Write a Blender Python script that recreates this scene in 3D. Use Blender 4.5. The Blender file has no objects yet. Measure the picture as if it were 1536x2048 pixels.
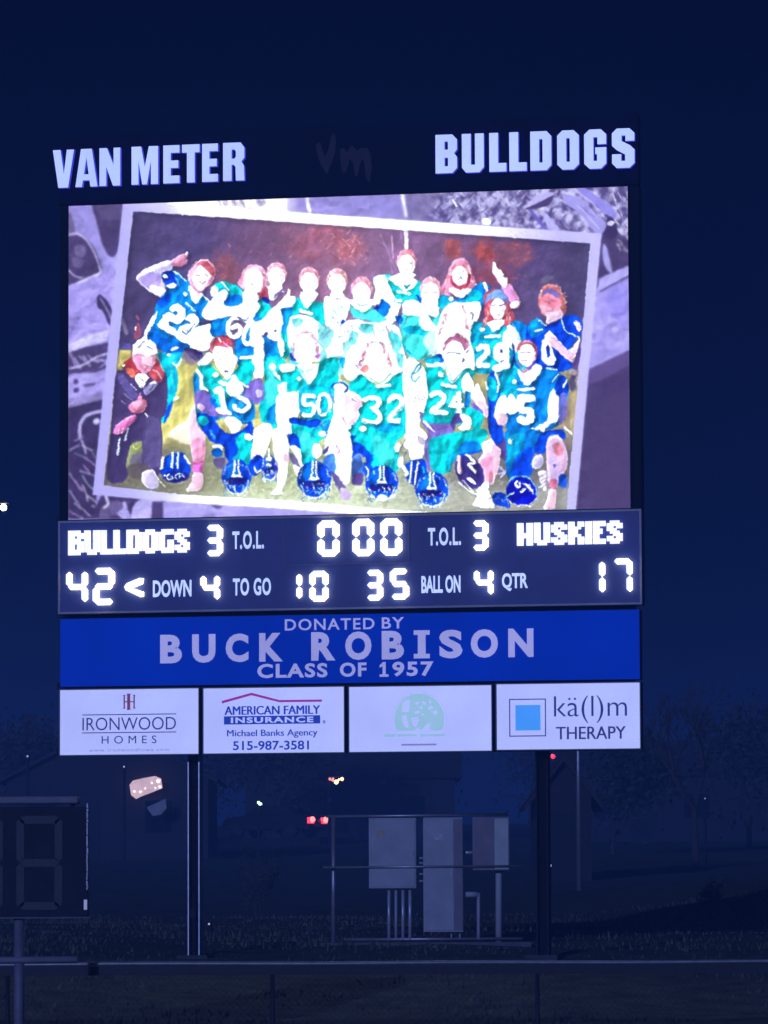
import bpy, bmesh, math, random
import numpy as np
from mathutils import Vector, Matrix
random.seed(4)
SC = bpy.context.scene
COL = SC.collection
# ------------------------------------------------------------------ camera, sky, light
EYE = 2.07
PITCH, ROLL, YAW = math.radians(4.78695), math.radians(-0.24363), math.radians(-11.41913)
FPX, PW, PH = 9000.0, 1536.0, 2048.0
R0 = Vector((1, 0, 0)); U0 = Vector((0, -math.sin(PITCH), math.cos(PITCH))); F0 = Vector((0, math.cos(PITCH), math.sin(PITCH)))
RC = math.cos(ROLL) * R0 + math.sin(ROLL) * U0
UC = -math.sin(ROLL) * R0 + math.cos(ROLL) * U0
cam = bpy.data.cameras.new('camera'); cam_o = bpy.data.objects.new('camera', cam); COL.objects.link(cam_o)
M = Matrix((RC, UC, -F0)).transposed().to_4x4(); M.translation = Vector((0, 0, EYE)); cam_o.matrix_world = M
cam.sensor_fit = 'VERTICAL'; cam.sensor_height = 24.0; cam.lens = 24.0 * FPX / PH; cam.clip_start = 0.5; cam.clip_end = 4000
SC.camera = cam_o
world = bpy.data.worlds.new('World'); SC.world = world; world.use_nodes = True
nt = world.node_tree; bg = nt.nodes['Background']
tc = nt.nodes.new('ShaderNodeTexCoord'); sx = nt.nodes.new('ShaderNodeSeparateXYZ'); rp = nt.nodes.new('ShaderNodeValToRGB')
nt.links.new(tc.outputs['Generated'], sx.inputs[0]); nt.links.new(sx.outputs['Z'], rp.inputs[0]); nt.links.new(rp.outputs[0], bg.inputs['Color'])
rp.color_ramp.elements[0].position = 0.0; rp.color_ramp.elements[0].color = (0.0003, 0.0022, 0.021, 1)
rp.color_ramp.elements[1].position = 0.22; rp.color_ramp.elements[1].color = (0.0001, 0.0005, 0.008, 1)
bg.inputs['Strength'].default_value = 1.0
sun = bpy.data.lights.new('floodlight_sun', 'SUN'); sun.energy = 1.6; sun.color = (0.27, 0.36, 1.0); sun.angle = math.radians(1)
sun_o = bpy.data.objects.new('floodlight_sun', sun); COL.objects.link(sun_o)
sun_o.rotation_euler = Vector((0.34, 0.92, -0.20)).to_track_quat('-Z', 'Y').to_euler()
SC.view_settings.view_transform = 'Standard'; SC.view_settings.look = 'None'; SC.view_settings.exposure = 0; SC.view_settings.gamma = 1
SC.cycles.max_bounces = 6; SC.cycles.volume_bounces = 0; SC.cycles.use_denoising = True
SC.cycles.volume_step_rate = 4

# ------------------------------------------------------------------ helpers
def ray(px, py):
    return (F0 + RC * ((px - PW / 2) / FPX) - UC * ((py - PH / 2) / FPX))
def at(px, py, Y):
    """world point seen at photograph pixel (px, py) at distance Y"""
    d = ray(px, py); t = Y / d.y
    return Vector((0, 0, EYE)) + d * t
SCL = 1.25; BD = 50 * SCL
BO = Vector((-0.42360231 * SCL, BD, EYE + 4.15453951 * SCL))
BX = Vector((math.cos(YAW), math.sin(YAW), 0)); BN = Vector((math.sin(YAW), -math.cos(YAW), 0))
def bp(px, py, off=0.0):
    """board-plane coordinates (x, z) of a photograph pixel, plane moved off towards the field"""
    d = ray(px, py); o = BO + BN * off - Vector((0, 0, EYE)); t = o.dot(BN) / d.dot(BN)
    p = Vector((0, 0, EYE)) + d * t - BO
    return p.dot(BX), p.z
def tag(o, label=None, cat=None, group=None, kind=None):
    if label: o['label'] = label
    if cat: o['category'] = cat
    if group: o['group'] = group
    if kind: o['kind'] = kind
    return o
def empty(name, loc, rz=0.0):
    o = bpy.data.objects.new(name, None); COL.objects.link(o); o.location = loc; o.rotation_euler = (0, 0, rz); o.empty_display_size = 0.3
    return o
def link(name, me, mat=None, parent=None, loc=None):
    o = bpy.data.objects.new(name, me); COL.objects.link(o)
    if mat is not None and not me.materials: me.materials.append(mat)
    if parent: o.parent = parent
    if loc is not None: o.location = loc
    return o
class MB:
    def __init__(s): s.v = []; s.f = []
    def add(s, v, f):
        n = len(s.v); s.v += [tuple(p) for p in v]; s.f += [tuple(i + n for i in q) for q in f]; return s
    def box(s, x0, x1, y0, y1, z0, z1):
        return s.add([(x0,y0,z0),(x1,y0,z0),(x1,y1,z0),(x0,y1,z0),(x0,y0,z1),(x1,y0,z1),(x1,y1,z1),(x0,y1,z1)],
                     [(0,3,2,1),(4,5,6,7),(0,1,5,4),(1,2,6,5),(2,3,7,6),(3,0,4,7)])
    def tube(s, a, b, r, n=10, r2=None, cap=True):
        a, b = Vector(a), Vector(b); d = (b - a).normalized(); u = d.orthogonal().normalized(); w = d.cross(u); r2 = r if r2 is None else r2
        v = [a + (u * math.cos(2*math.pi*i/n) + w * math.sin(2*math.pi*i/n)) * r for i in range(n)] + [b + (u * math.cos(2*math.pi*i/n) + w * math.sin(2*math.pi*i/n)) * r2 for i in range(n)]
        f = [(i, (i+1) % n, n + (i+1) % n, n + i) for i in range(n)]
        if cap: f += [tuple(reversed(range(n))), tuple(range(n, 2*n))]
        return s.add(v, f)
    def prism(s, pts, y0, y1):
        """outline in x,z extruded from y0 (front) to y1 (back)"""
        n = len(pts)
        return s.add([(x, y0, z) for x, z in pts] + [(x, y1, z) for x, z in pts],
                     [tuple(range(n)), tuple(reversed(range(n, 2*n)))] + [(i, n + i, n + (i+1) % n, (i+1) % n) for i in range(n)])
    def ball(s, c, r, n=10, m=7):
        c = Vector(c); v = [c + Vector((0, 0, r))]; f = []
        for i in range(1, m):
            for j in range(n):
                v.append(c + Vector((r*math.sin(math.pi*i/m)*math.cos(2*math.pi*j/n), r*math.sin(math.pi*i/m)*math.sin(2*math.pi*j/n), r*math.cos(math.pi*i/m))))
        v.append(c - Vector((0, 0, r)))
        for j in range(n): f.append((0, 1+j, 1+(j+1) % n))
        for i in range(m-2):
            for j in range(n): f.append((1+i*n+j, 1+(i+1)*n+j, 1+(i+1)*n+(j+1) % n, 1+i*n+(j+1) % n))
        for j in range(n): f.append((len(v)-1, 1+(m-2)*n+(j+1) % n, 1+(m-2)*n+j))
        return s.add(v, f)
    def mesh(s, name, smooth=False, fix=True):
        me = bpy.data.meshes.new(name); me.from_pydata(s.v, [], s.f)
        if fix:
            bm = bmesh.new(); bm.from_mesh(me); bmesh.ops.recalc_face_normals(bm, faces=bm.faces); bm.to_mesh(me); bm.free()
        if smooth:
            for p in me.polygons: p.use_smooth = True
        me.update(); return me
    def build(s, name, mat, parent=None, loc=None, bevel=0, smooth=False):
        o = link(name, s.mesh(name, smooth), mat, parent, loc)
        if bevel:
            b = o.modifiers.new('bevel', 'BEVEL'); b.width = bevel; b.segments = 2; b.limit_method = 'ANGLE'
        return o
def lin(c):
    return tuple(((v/255+.055)/1.055)**2.4 if v/255 > .04045 else v/255/12.92 for v in c) + (1,)
def mat(name, base, rough=.6, metal=0., emit=None, es=1., var=.15, scale=6., bump=0., spec=.5, var2=None, ev=.10):
    """procedural material: base colour broken up by two noises, optional emission for things lit from inside and for painted-in glow"""
    m = bpy.data.materials.new(name); m.use_nodes = True; n = m.node_tree; b = n.nodes['Principled BSDF']
    t = n.nodes.new('ShaderNodeTexCoord'); no = n.nodes.new('ShaderNodeTexNoise'); no.inputs['Scale'].default_value = scale; no.inputs['Detail'].default_value = 6
    no.inputs['Roughness'].default_value = .65
    n.links.new(t.outputs['Object'], no.inputs['Vector'])
    cr = n.nodes.new('ShaderNodeValToRGB'); cr.color_ramp.elements[0].position = .3; cr.color_ramp.elements[1].position = .7
    c2 = var2 if var2 else tuple(min(1, v*(1+var)) for v in base[:3])
    cr.color_ramp.elements[0].color = tuple(v*(1-var) for v in base[:3]) + (1,); cr.color_ramp.elements[1].color = tuple(c2[:3]) + (1,)
    n.links.new(no.outputs['Fac'], cr.inputs[0]); n.links.new(cr.outputs[0], b.inputs['Base Color'])
    b.inputs['Roughness'].default_value = rough; b.inputs['Metallic'].default_value = metal; b.inputs['Specular IOR Level'].default_value = spec
    if bump:
        bu = n.nodes.new('ShaderNodeBump'); bu.inputs['Strength'].default_value = bump; n.links.new(no.outputs['Fac'], bu.inputs['Height']); n.links.new(bu.outputs[0], b.inputs['Normal'])
    if emit:
        b.inputs['Emission Strength'].default_value = es
        n3 = n.nodes.new('ShaderNodeTexNoise'); n3.inputs['Scale'].default_value = .9; n3.inputs['Detail'].default_value = 3; n.links.new(t.outputs['Object'], n3.inputs['Vector'])
        r3 = n.nodes.new('ShaderNodeValToRGB'); r3.color_ramp.elements[0].position = .3; r3.color_ramp.elements[1].position = .7
        r3.color_ramp.elements[0].color = tuple(v*(1-ev) for v in emit[:3]) + (1,); r3.color_ramp.elements[1].color = tuple(v*(1+ev) for v in emit[:3]) + (1,)
        n.links.new(n3.outputs['Fac'], r3.inputs[0]); n.links.new(r3.outputs[0], b.inputs['Emission Color'])
    return m
def curve_mesh(name, loops, depth):
    """flat outline(s) with holes in x,z filled and thickened; front face at y=0, back at y=depth"""
    cu = bpy.data.curves.new(name, 'CURVE'); cu.dimensions = '2D'; cu.fill_mode = 'BOTH'; cu.extrude = depth / 2
    for l in loops:
        sp = cu.splines.new('POLY'); sp.points.add(len(l) - 1); sp.use_cyclic_u = True
        for i, (x, z) in enumerate(l): sp.points[i].co = (x, z, 0, 1)
    return _curve_to_mesh(name, cu, depth)
def _curve_to_mesh(name, cu, depth):
    o = bpy.data.objects.new(name, cu); COL.objects.link(o); bpy.context.view_layer.update()
    me = bpy.data.meshes.new_from_object(o.evaluated_get(bpy.context.evaluated_depsgraph_get()))
    bpy.data.objects.remove(o); bpy.data.curves.remove(cu); me.materials.clear()
    # curve lies in x,y with thickness along z: stand it up, front towards -y
    me.transform(Matrix(((1,0,0,0),(0,0,-1,depth/2),(0,1,0,0),(0,0,0,1))))
    me.name = name; return me
def text_mesh(name, s, x0, x1, z0, z1, depth, bold=0., spacing=1., shear=0., dup=0.):
    """lettering fitted into the box x0..x1, z0..z1"""
    cu = bpy.data.curves.new(name, 'FONT'); cu.body = s; cu.size = 1; cu.offset = bold; cu.space_character = spacing; cu.shear = shear; cu.extrude = .05; cu.resolution_u = 4; cu.fill_mode = 'BOTH'
    me = _curve_to_mesh(name, cu, .1)
    v = np.empty(len(me.vertices)*3); me.vertices.foreach_get('co', v); v = v.reshape(-1, 3)
    a, b = v.min(0), v.max(0)
    v[:,0] = x0 + (v[:,0]-a[0])/(b[0]-a[0])*(x1-x0); v[:,2] = z0 + (v[:,2]-a[2])/(b[2]-a[2])*(z1-z0); v[:,1] = (v[:,1]-a[1])/(b[1]-a[1])*depth
    me.vertices.foreach_set('co', v.ravel()); me.update()
    if dup:            # bolder strokes: a second copy a hair to the side and in front
        mb = MB(); F_ = [tuple(p.vertices) for p in me.polygons]; mb.add([tuple(q) for q in v], F_); v2 = v + np.array((dup, -.0008, 0)); mb.add([tuple(q) for q in v2], F_); me = mb.mesh(name, fix=False)
    return me
class Board:
    """a thing on the scoreboard: an empty at its lower middle, parts given in photograph pixels"""
    def __init__(s, name, px, py, off, label, cat, group=None):
        s.off = off; s.x, s.z = bp(px, py, off)
        s.root = tag(empty(name, BO + BX*s.x + BN*off + Vector((0,0,s.z)), YAW), label, cat, group)
    def p(s, px, py):
        x, z = bp(px, py, s.off); return x - s.x, z - s.z
    def quad(s, q):
        P = [s.p(*a) for a in q]; return (P[0][0]+P[3][0])/2, (P[1][0]+P[2][0])/2, (P[2][1]+P[3][1])/2, (P[0][1]+P[1][1])/2   # x0 x1 z0 z1
    def box(s, name, q, y0, y1, m, parent=None, bevel=0, grow=0.):
        x0, x1, z0, z1 = s.quad(q)
        return MB().box(x0-grow, x1+grow, y0, y1, z0-grow, z1+grow).build(name, m, parent or s.root, bevel=bevel)
    def text(s, name, t, bx, m, parent=None, depth=.012, y=-.012, **k):
        """bx = left, top-left y, right, bottom-left y, top-right y (pixels)"""
        px0, py0, px1, py1 = bx
        a = s.p(px0, (py0+py1)/2); b = s.p(px1, (py0+py1)/2); xm = (px0+px1)/2
        zt = s.p(xm, py0)[1]; zb = s.p(xm, py1)[1]
        o = link(name, text_mesh(name, t, a[0], b[0], zb, zt, depth, **k), m, parent or s.root, (0, y, 0)); return o
    def glyph(s, name, loops, bx, m, parent=None, depth=.012, y=-.012):
        """loops in unit coordinates (0..1, z up) placed in the pixel box left, top, right, bottom"""
        px0, py0, px1, py1 = bx; a = s.p(px0, (py0+py1)/2); b = s.p(px1, (py0+py1)/2); xm = (px0+px1)/2
        zt = s.p(xm, py0)[1]; zb = s.p(xm, py1)[1]
        L_ = [[(a[0]+u*(b[0]-a[0]), zb+v*(zt-zb)) for u, v in l] for l in loops]
        return link(name, curve_mesh(name, L_, depth), m, parent or s.root, (0, y, 0))
def smooth(a, b, t):
    t = min(1, max(0, (t-a)/(b-a))); return t*t*(3-2*t)
def ground_z(x, y):
    z = float(np.interp(y, [-100, 50, 64, 72, 100, 160, 300, 600, 1600], [0, 0, 1.2, 1.34, 1.5, 3.0, 6.4, 8.0, 12]))
    z += .62*smooth(3.6, 9.5, x)*smooth(72, 86, y)*(1-smooth(100, 130, y))
    z += .05*math.sin(x*.9+y*.31)*math.sin(y*.23-x*.2)*smooth(50, 60, y)
    return z
import numpy as np
# ---------------------------------------------------------------- picture shown on the LED screen
TW, TH = 1400, 800
QUAD = [(137,412),(1256,373),(1260,1018),(137,1038)]     # corners of the screen in the traced drawing
def homog(src, dst):
    A=[];b=[]
    for (x,y),(u,v) in zip(src,dst):
        A.append([x,y,1,0,0,0,-u*x,-u*y]);b.append(u)
        A.append([0,0,0,x,y,1,-v*x,-v*y]);b.append(v)
    return np.append(np.linalg.solve(np.array(A,float),np.array(b,float)),1).reshape(3,3)
HM = homog(QUAD,[(0,0),(TW,0),(TW,TH),(0,TH)])
HI = np.linalg.inv(HM)
def to_tex(p):
    p=np.asarray(p,float); q=np.c_[p,np.ones(len(p))]@HM.T
    return q[:,:2]/q[:,2:]
IMG = np.zeros((TH,TW,3))
yy,xx = np.mgrid[0:TH,0:TW]
_q = np.stack([xx+.5,yy+.5,np.ones_like(xx)],-1)@HI.T
PX,PY = _q[...,0]/_q[...,2], _q[...,1]/_q[...,2]        # drawing coordinate of each texel
def parse(s):
    return [tuple(float(a) for a in t.split(',')) for t in s.split()]
def smooth_loop(p,closed=True,n=5):
    p=np.asarray(p,float);m=len(p);out=[]
    rng=range(m) if closed else range(m-1)
    for i in rng:
        if closed: a,b,c,d=p[i-1],p[i],p[(i+1)%m],p[(i+2)%m]
        else: a,b,c,d=p[max(i-1,0)],p[i],p[i+1],p[min(i+2,m-1)]
        for k in range(n):
            t=k/n
            out.append(.5*((2*b)+(-a+c)*t+(2*a-5*b+4*c-d)*t*t+(-a+3*b-3*c+d)*t**3))
    if not closed: out.append(p[-1])
    return np.array(out)
C = dict(w=(255,255,255),cw=(215,255,255),c=(10,206,216),lc=(70,240,240),bc=(0,180,222),b=(0,135,238),b2=(0,112,236),d=(0,72,228),
 n=(36,50,178),nn=(40,30,130),p=(250,165,205),pp=(238,128,170),r=(205,85,105),rr=(178,62,72),o=(214,108,92),pu=(132,112,205),
 pd=(92,76,150),lv=(196,190,250),k=(78,66,118),kk=(64,54,104),y=(214,202,110),yg=(205,208,140),g=(150,160,112),gg=(118,120,104),
 sk=(255,232,244),skp=(247,205,228),gr=(150,145,160),lb=(110,190,240),t=(60,200,215))
def col(c):
    if isinstance(c,str): c=C[c]
    return np.array(c,float)/255
def blend(mask,sl,c,a=1.):
    c2=c if isinstance(c,np.ndarray) and c.ndim==3 else col(c)
    m=(mask*a)[...,None]
    IMG[sl]=IMG[sl]*(1-m)+c2*m
def segdist(X,Y,pts,closed):
    D=np.full(X.shape,1e9);m=len(pts)
    for i in range(m if closed else m-1):
        ax,ay=pts[i];bx,by=pts[(i+1)%m]
        dx,dy=bx-ax,by-ay;L=dx*dx+dy*dy+1e-9
        t=np.clip(((X-ax)*dx+(Y-ay)*dy)/L,0,1)
        D=np.minimum(D,(X-ax-t*dx)**2+(Y-ay-t*dy)**2)
    return np.sqrt(D)
def inside(X,Y,pts):
    ins=np.zeros(X.shape,bool);m=len(pts)
    for i in range(m):
        ax,ay=pts[i];bx,by=pts[(i+1)%m]
        if ay==by: continue
        cnd=((ay>Y)!=(by>Y))&(X<(bx-ax)*(Y-ay)/(by-ay)+ax)
        ins^=cnd
    return ins
def F(c,s,sm=1,bl=1.0,a=1.):
    """filled shape; c colour, s outline, sm smooth, bl edge softness in texels, a opacity"""
    p=parse(s) if isinstance(s,str) else s
    if sm: p=smooth_loop(p,True,4)
    q=to_tex(p);pad=bl*2+2
    x0,y0=np.maximum(np.floor(q.min(0)-pad).astype(int),0);x1,y1=np.ceil(q.max(0)+pad).astype(int)
    x1,y1=min(x1,TW),min(y1,TH)
    if x1<=x0 or y1<=y0: return
    sl=(slice(y0,y1),slice(x0,x1));X=xx[sl]+.5;Y=yy[sl]+.5
    D=segdist(X,Y,q,True);sd=np.where(inside(X,Y,q),D,-D)
    m=np.clip(.5+sd/(2*bl),0,1)
    blend(m*m*(3-2*m),sl,c,a)
def L(c,s,w=2.,sm=1,bl=.9,a=1.):
    """brush stroke of width w (drawing units)"""
    p=parse(s) if isinstance(s,str) else s
    if sm and len(p)>2: p=smooth_loop(p,False,4)
    q=to_tex(p);r=w*.5*TW/1120.;pad=r+bl*2+2
    x0,y0=np.maximum(np.floor(q.min(0)-pad).astype(int),0);x1,y1=np.ceil(q.max(0)+pad).astype(int)
    x1,y1=min(x1,TW),min(y1,TH)
    if x1<=x0 or y1<=y0: return
    sl=(slice(y0,y1),slice(x0,x1));X=xx[sl]+.5;Y=yy[sl]+.5
    m=np.clip(.5+(r-segdist(X,Y,q,False))/(2*bl),0,1)
    blend(m,sl,c,a)
def E(c,x,y,rx,ry,rot=0,bl=1.2,a=1.):
    t=np.linspace(0,2*np.pi,18,endpoint=False);ct,st=np.cos(np.radians(rot)),np.sin(np.radians(rot))
    F(c,[(x+rx*np.cos(k)*ct-ry*np.sin(k)*st,y+rx*np.cos(k)*st+ry*np.sin(k)*ct) for k in t],0,bl,a)
def vnoise(X,Y,seed):
    xi,yi=np.floor(X).astype(int),np.floor(Y).astype(int);fx,fy=X-xi,Y-yi
    fx=fx*fx*(3-2*fx);fy=fy*fy*(3-2*fy)
    def h(a,b):
        v=np.sin(a*127.1+b*311.7+seed*74.7)*43758.5453
        return v-np.floor(v)
    return (h(xi,yi)*(1-fx)+h(xi+1,yi)*fx)*(1-fy)+(h(xi,yi+1)*(1-fx)+h(xi+1,yi+1)*fx)*fy
def fbm(X,Y,seed,o=4):
    v=0;a=.5
    for k in range(o): v=v+a*vnoise(X*2**k,Y*2**k,seed+k);a*=.5
    return v/(1-.5**o)
def ramp(x,stops):
    xs=[s[0] for s in stops];cs=np.array([col(s[1]) for s in stops])
    return np.stack([np.interp(x,xs,cs[:,i]) for i in range(3)],-1)
def box(a,r):
    k=2*r+1
    for ax in (0,1):
        c=np.cumsum(np.concatenate([np.repeat(np.take(a,[0],ax),r+1,ax),a,np.repeat(np.take(a,[-1],ax),r,ax)],ax),ax)
        a=(np.take(c,range(k,c.shape[ax]),ax)-np.take(c,range(0,c.shape[ax]-k),ax))/k
    return a
rg=np.random.RandomState(7)
FULL=(slice(0,TH),slice(0,TW))
def polymask(s,bl=1.):
    q=to_tex(parse(s));X=xx+.5;Y=yy+.5
    D=segdist(X,Y,q,True);sd=np.where(inside(X,Y,q),D,-D)
    return np.clip(.5+sd/(2*bl),0,1)
# ---- collage behind the framed picture: greyish lavender photographs of players
base=ramp(PX,[(137,(150,140,215)),(250,(165,158,235)),(420,(225,220,255)),(560,(240,238,255)),(600,(160,150,225)),(800,(150,142,215)),(1000,(140,132,200)),(1260,(158,150,225))])
n=fbm(PX/40,PY/40,3)[...,None]
IMG[:]=base*(.9+.2*n)
F('k','186,405 244,400 240,470 236,500 222,515 205,490 192,440',1,2)
F((150,142,215),'137,420 150,418 172,450 180,480 205,520 200,540 137,540',1,2)
F('k','137,470 150,466 170,475 190,500 204,545 185,550 160,556 137,572',1,1.5)
F((110,98,150),'137,425 146,440 150,470 137,466',1,1.5)
F((125,115,170),'150,492 165,490 172,505 162,515 150,508',1,3,.8);F((120,108,165),'145,515 165,520 160,535 145,530',1,3,.7)
L((205,200,250),'137,470 152,467 170,478 188,505 202,545',3);L((190,185,240),'137,540 150,552 168,556',3)
L((215,210,255),'140,572 165,562 185,552 200,546',5);L('k','150,564 175,552 196,543',2.5)
F((165,155,235),'137,576 168,568 200,552 235,540 228,620 214,665 180,672 137,690',1,1.5)
F((140,130,205),'137,650 155,632 165,650 150,668 137,680',1,4,.7)
F('kk','194,594 202,590 222,615 231,660 218,650 205,622 195,615',1,1.3);L((200,195,245),'200,596 214,620 226,650',2)
F((205,200,255),'137,688 180,668 218,660 214,680 180,690 137,704',0,1)
F('k','137,704 180,692 220,684 214,720 195,738 150,748 137,752',0,1.5)
for a_ in range(9):
    x=140+a_*9;L((170,160,225),[(x,712+rg.uniform(-8,8)),(x+12,728+rg.uniform(-8,8))],rg.uniform(3,6),0,1.5,.8)
L((195,190,245),'140,736 165,730 190,715 216,706',4);L('kk','137,752 160,748 190,742 212,732',4)
F((172,162,238),'137,752 160,746 190,746 193,762 190,782 170,790 137,794',1,2)
F('k','148,758 156,758 156,766 148,766',1,2);F('k','148,776 158,776 156,784 148,784',1,2);F((100,88,140),'165,768 192,764 190,770 168,774',0,1.5)
F((165,155,230),'203,745 214,740 210,800 202,800',0,1.5)
F((150,140,205),'137,796 200,786 206,800 160,812 137,815',0,1.5)
F('kk','137,815 205,798 200,900 190,1036 137,1036',0,1.5)
L((185,180,245),'160,870 160,850 170,832 190,824 204,822',7);L('k','164,850 174,838 190,831',2)
E((205,205,250),193,842,7,6,-30);L((150,142,200),'158,872 166,886 172,905',5)
for (x,y,u,v,w_) in [(150,880,166,872,5),(140,900,158,890,6),(165,890,185,900,5),(150,905,175,915,3),(170,915,190,930,5),(160,940,190,950,5),(185,905,200,925,3),(140,945,150,960,4),(150,960,165,980,6),(165,970,175,1000,6),(140,980,160,1010,5),(150,1005,180,1030,6),(165,950,195,985,4),(175,990,200,1010,6),(185,1010,215,1025,7),(140,1020,165,1034,4),(168,930,180,945,4)]:
    L((158+rg.randint(50),150+rg.randint(50),225),[(x,y),((x+u)/2+rg.uniform(-4,4),(y+v)/2),(u,v)],w_*.6,1,1.3,.85)
    L('kk',[(x+5,y),(u+5,v)],1.5,0,1,.8)
F((70,58,110),'205,985 330,1000 330,1036 180,1036',0,2)
F((178,170,240),'250,1000 262,1036 245,1036 225,1020',0,1.5);F((185,178,245),'278,998 330,1004 300,1036 262,1036',1,1.5)
F((104,92,150),'205,1010 235,1000 246,1012 226,1030 200,1036',1,2)
L((215,212,255),'212,992 216,1006 208,1014',5);L('k','262,1000 256,1014 268,1006',3)
F((170,162,238),'326,1003 420,1006 560,1016 720,1028 760,1036 326,1040',0,1.5)
F('k','304,1001 326,1003 324,1040 302,1040',0,1.2);F('pd','422,1009 447,1012 432,1019',0,1.2)
L((225,220,255),'330,1020 400,1012 470,1030',2,1,1.4,.6)
# right hand side of the collage
F((168,160,240),'1180,600 1262,560 1262,690 1210,735 1160,760',0,1.5)
F((140,132,232),'1215,585 1262,570 1262,640 1225,640',1,10,.6)
F('k','1205,470 1262,468 1262,540 1240,552 1205,566 1190,575 1200,500',1,1.5)
F((178,172,245),'1198,558 1262,530 1262,548 1196,585',0,1.2);L('k','1200,584 1262,551',3,0)
F((172,166,240),'1206,492 1213,494 1222,530 1224,548 1214,540 1206,520',1,1.2)
F('k','1172,742 1262,712 1262,1022 1140,1024',0,2);F((98,82,148),'1172,742 1262,700 1262,730 1205,760 1168,775',0,2)
F((70,58,112),'1205,766 1262,740 1262,775 1200,800',0,6,.7);L((185,178,245),'1175,738 1262,696',1.6,0)
# crowd at the top right
m=polymask('800,360 1262,360 1262,480 1195,468 1000,452 820,440',2.)
cr=fbm((PX+PY)/15,(PX-PY)/26,11,3);cr2=fbm((PX-PY)/12,(PX+PY)/22,15,3)
cc=np.clip((cr*.6+cr2*.4-.35)*3.2,0,1)[...,None];side=np.clip((PX-800)/90,0,1)
IMG[:]=IMG*(1-(m*side)[...,None])+(m*side)[...,None]*(col((88,78,135))*(1-cc)+col((205,205,248))*cc)
for i in range(230):
    x,y=rg.uniform(860,1130),rg.uniform(372,452);l=rg.uniform(2,8);s_=rg.choice([-1,1])
    L([(240,240,255),(80,66,140),(185,180,235),(70,60,120)][rg.randint(4)],[(x,y),(x+l,y+s_*l)],rg.uniform(1,2.6),0,.9,.85)
E('w',972,443,10,7,0,1.5);L('w','905,400 912,412',4);L((210,210,250),'1012,398 1018,410',5)
F((190,185,245),'1048,412 1080,386 1110,385 1100,398 1075,408',0,1.2);F('k','1050,418 1080,404 1106,392 1098,410 1070,418',1,1.2)
F((110,100,200),'1056,420 1066,424 1094,458 1084,455',1,1);F((185,182,250),'1082,424 1092,428 1118,458 1100,460',1,1)
F((165,160,232),'1126,390 1160,396 1185,420 1210,445 1215,458 1200,468 1180,455 1158,425 1135,410',1,1.2)
F((150,142,228),'1152,376 1170,376 1225,415 1232,436 1215,430 1190,412',1,1.2);L((215,212,255),'1150,382 1180,402 1215,440',1.6);L((215,212,255),'1165,420 1198,458',1.6)
F('kk','1216,436 1230,440 1236,470 1218,480 1206,470 1212,455',1,2)
for i in range(40):
    x,y=rg.uniform(1225,1255),rg.uniform(378,500);L([(225,222,255),(80,66,125)][i%2],[(x,y),(x+rg.uniform(2,7),y+rg.uniform(3,14))],rg.uniform(1,3.4),0,1,.8)
for i in range(30):
    x,y=rg.uniform(1110,1200),rg.uniform(380,458);L([(225,222,255),(90,78,140)][i%2],[(x,y),(x+7,y+6)],rg.uniform(1,2),0,1,.6)
E((215,212,255),1222,447,8,5,-10)
# top strip behind frame
F((100,90,140),'190,404 246,402 246,440 200,440',0,2,.6)
F('w','250,405 420,396 530,396 572,392 572,450 560,450 380,430',0,5,.85)
for i in range(60):
    x=rg.uniform(430,530);L([(120,110,170),(250,250,255)][i%2],[(x,rg.uniform(396,404)),(x+rg.uniform(2,8),rg.uniform(404,415))],rg.uniform(1,2.6),0,1,.75)
L((248,248,255),'612,393 618,424',6,0)
F((120,108,160),'814,380 880,378 850,440 820,440',1,3,.6);L((240,240,255),'803,385 811,432',7,0)
# ---- white frame of the picture
fc=ramp(PX+0*PY,[(150,(176,170,248)),(260,(190,186,250)),(330,(214,212,254)),(390,(255,255,255)),(930,(255,255,255)),(1040,(226,222,255)),(1120,(198,194,252)),(1250,(200,196,252))])  # frame whiter mid-picture: the screen's blowout painted into its colour
m=polymask('246,401 1203,468 1150,1024 1148,1060 760,1032 560,1016 360,1003 186,988',1.3)[...,None]
low=np.clip((PY-500)/520,0,1)[...,None]*np.clip((PX-1000)/100,0,1)[...,None]
IMG[:]=IMG*(1-m)+m*(fc*(1-low*.06))
# ---- inside of the picture
IN='265,422 1181,487 1156,760 1130,1045 800,1021 560,1000 360,988 207,970'
mi=polymask(IN,1.)[...,None]
bgc=ramp(PX,[(230,(76,68,112)),(400,(88,76,128)),(520,(122,92,130)),(650,(150,108,142)),(800,(142,108,152)),(930,(118,88,128)),(1060,(92,76,128)),(1180,(76,70,112))])
n=fbm(PX/26,PY/20,21);n2=fbm(PX/60,PY/34,31)
bgc=bgc*(.86+.28*n[...,None])
def tint(cx,cy,rx,ry,c,k,thr=.45):
    global bgc
    e=fbm(PX/12,PY/9,71)*1.5-.75
    d=np.clip(1.1-((PX-cx)/rx)**2-((PY-cy)/ry)**2+e,0,1)*np.clip((n2-thr+.2)*3.5,0,1)*k*(.45+.75*fbm(PX/9,PY/7,77))
    bgc=bgc*(1-d[...,None])+col(c)*d[...,None]
tint(450,545,50,50,(160,92,100),.8,.4);tint(640,480,90,50,(178,100,118),.7,.4);tint(690,500,45,40,(200,118,128),.6,.35)
tint(520,500,70,50,(118,84,122),.6);tint(905,500,22,26,(184,92,92),1,.25);tint(968,505,30,34,(182,84,84),1,.25);tint(985,545,50,34,(152,76,96),.9,.25);tint(1030,505,44,30,(160,90,100),.9,.3);tint(1065,600,40,60,(104,92,140),.6,.3)
low=np.clip((PY-690)/40,0,1)[...,None]
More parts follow.
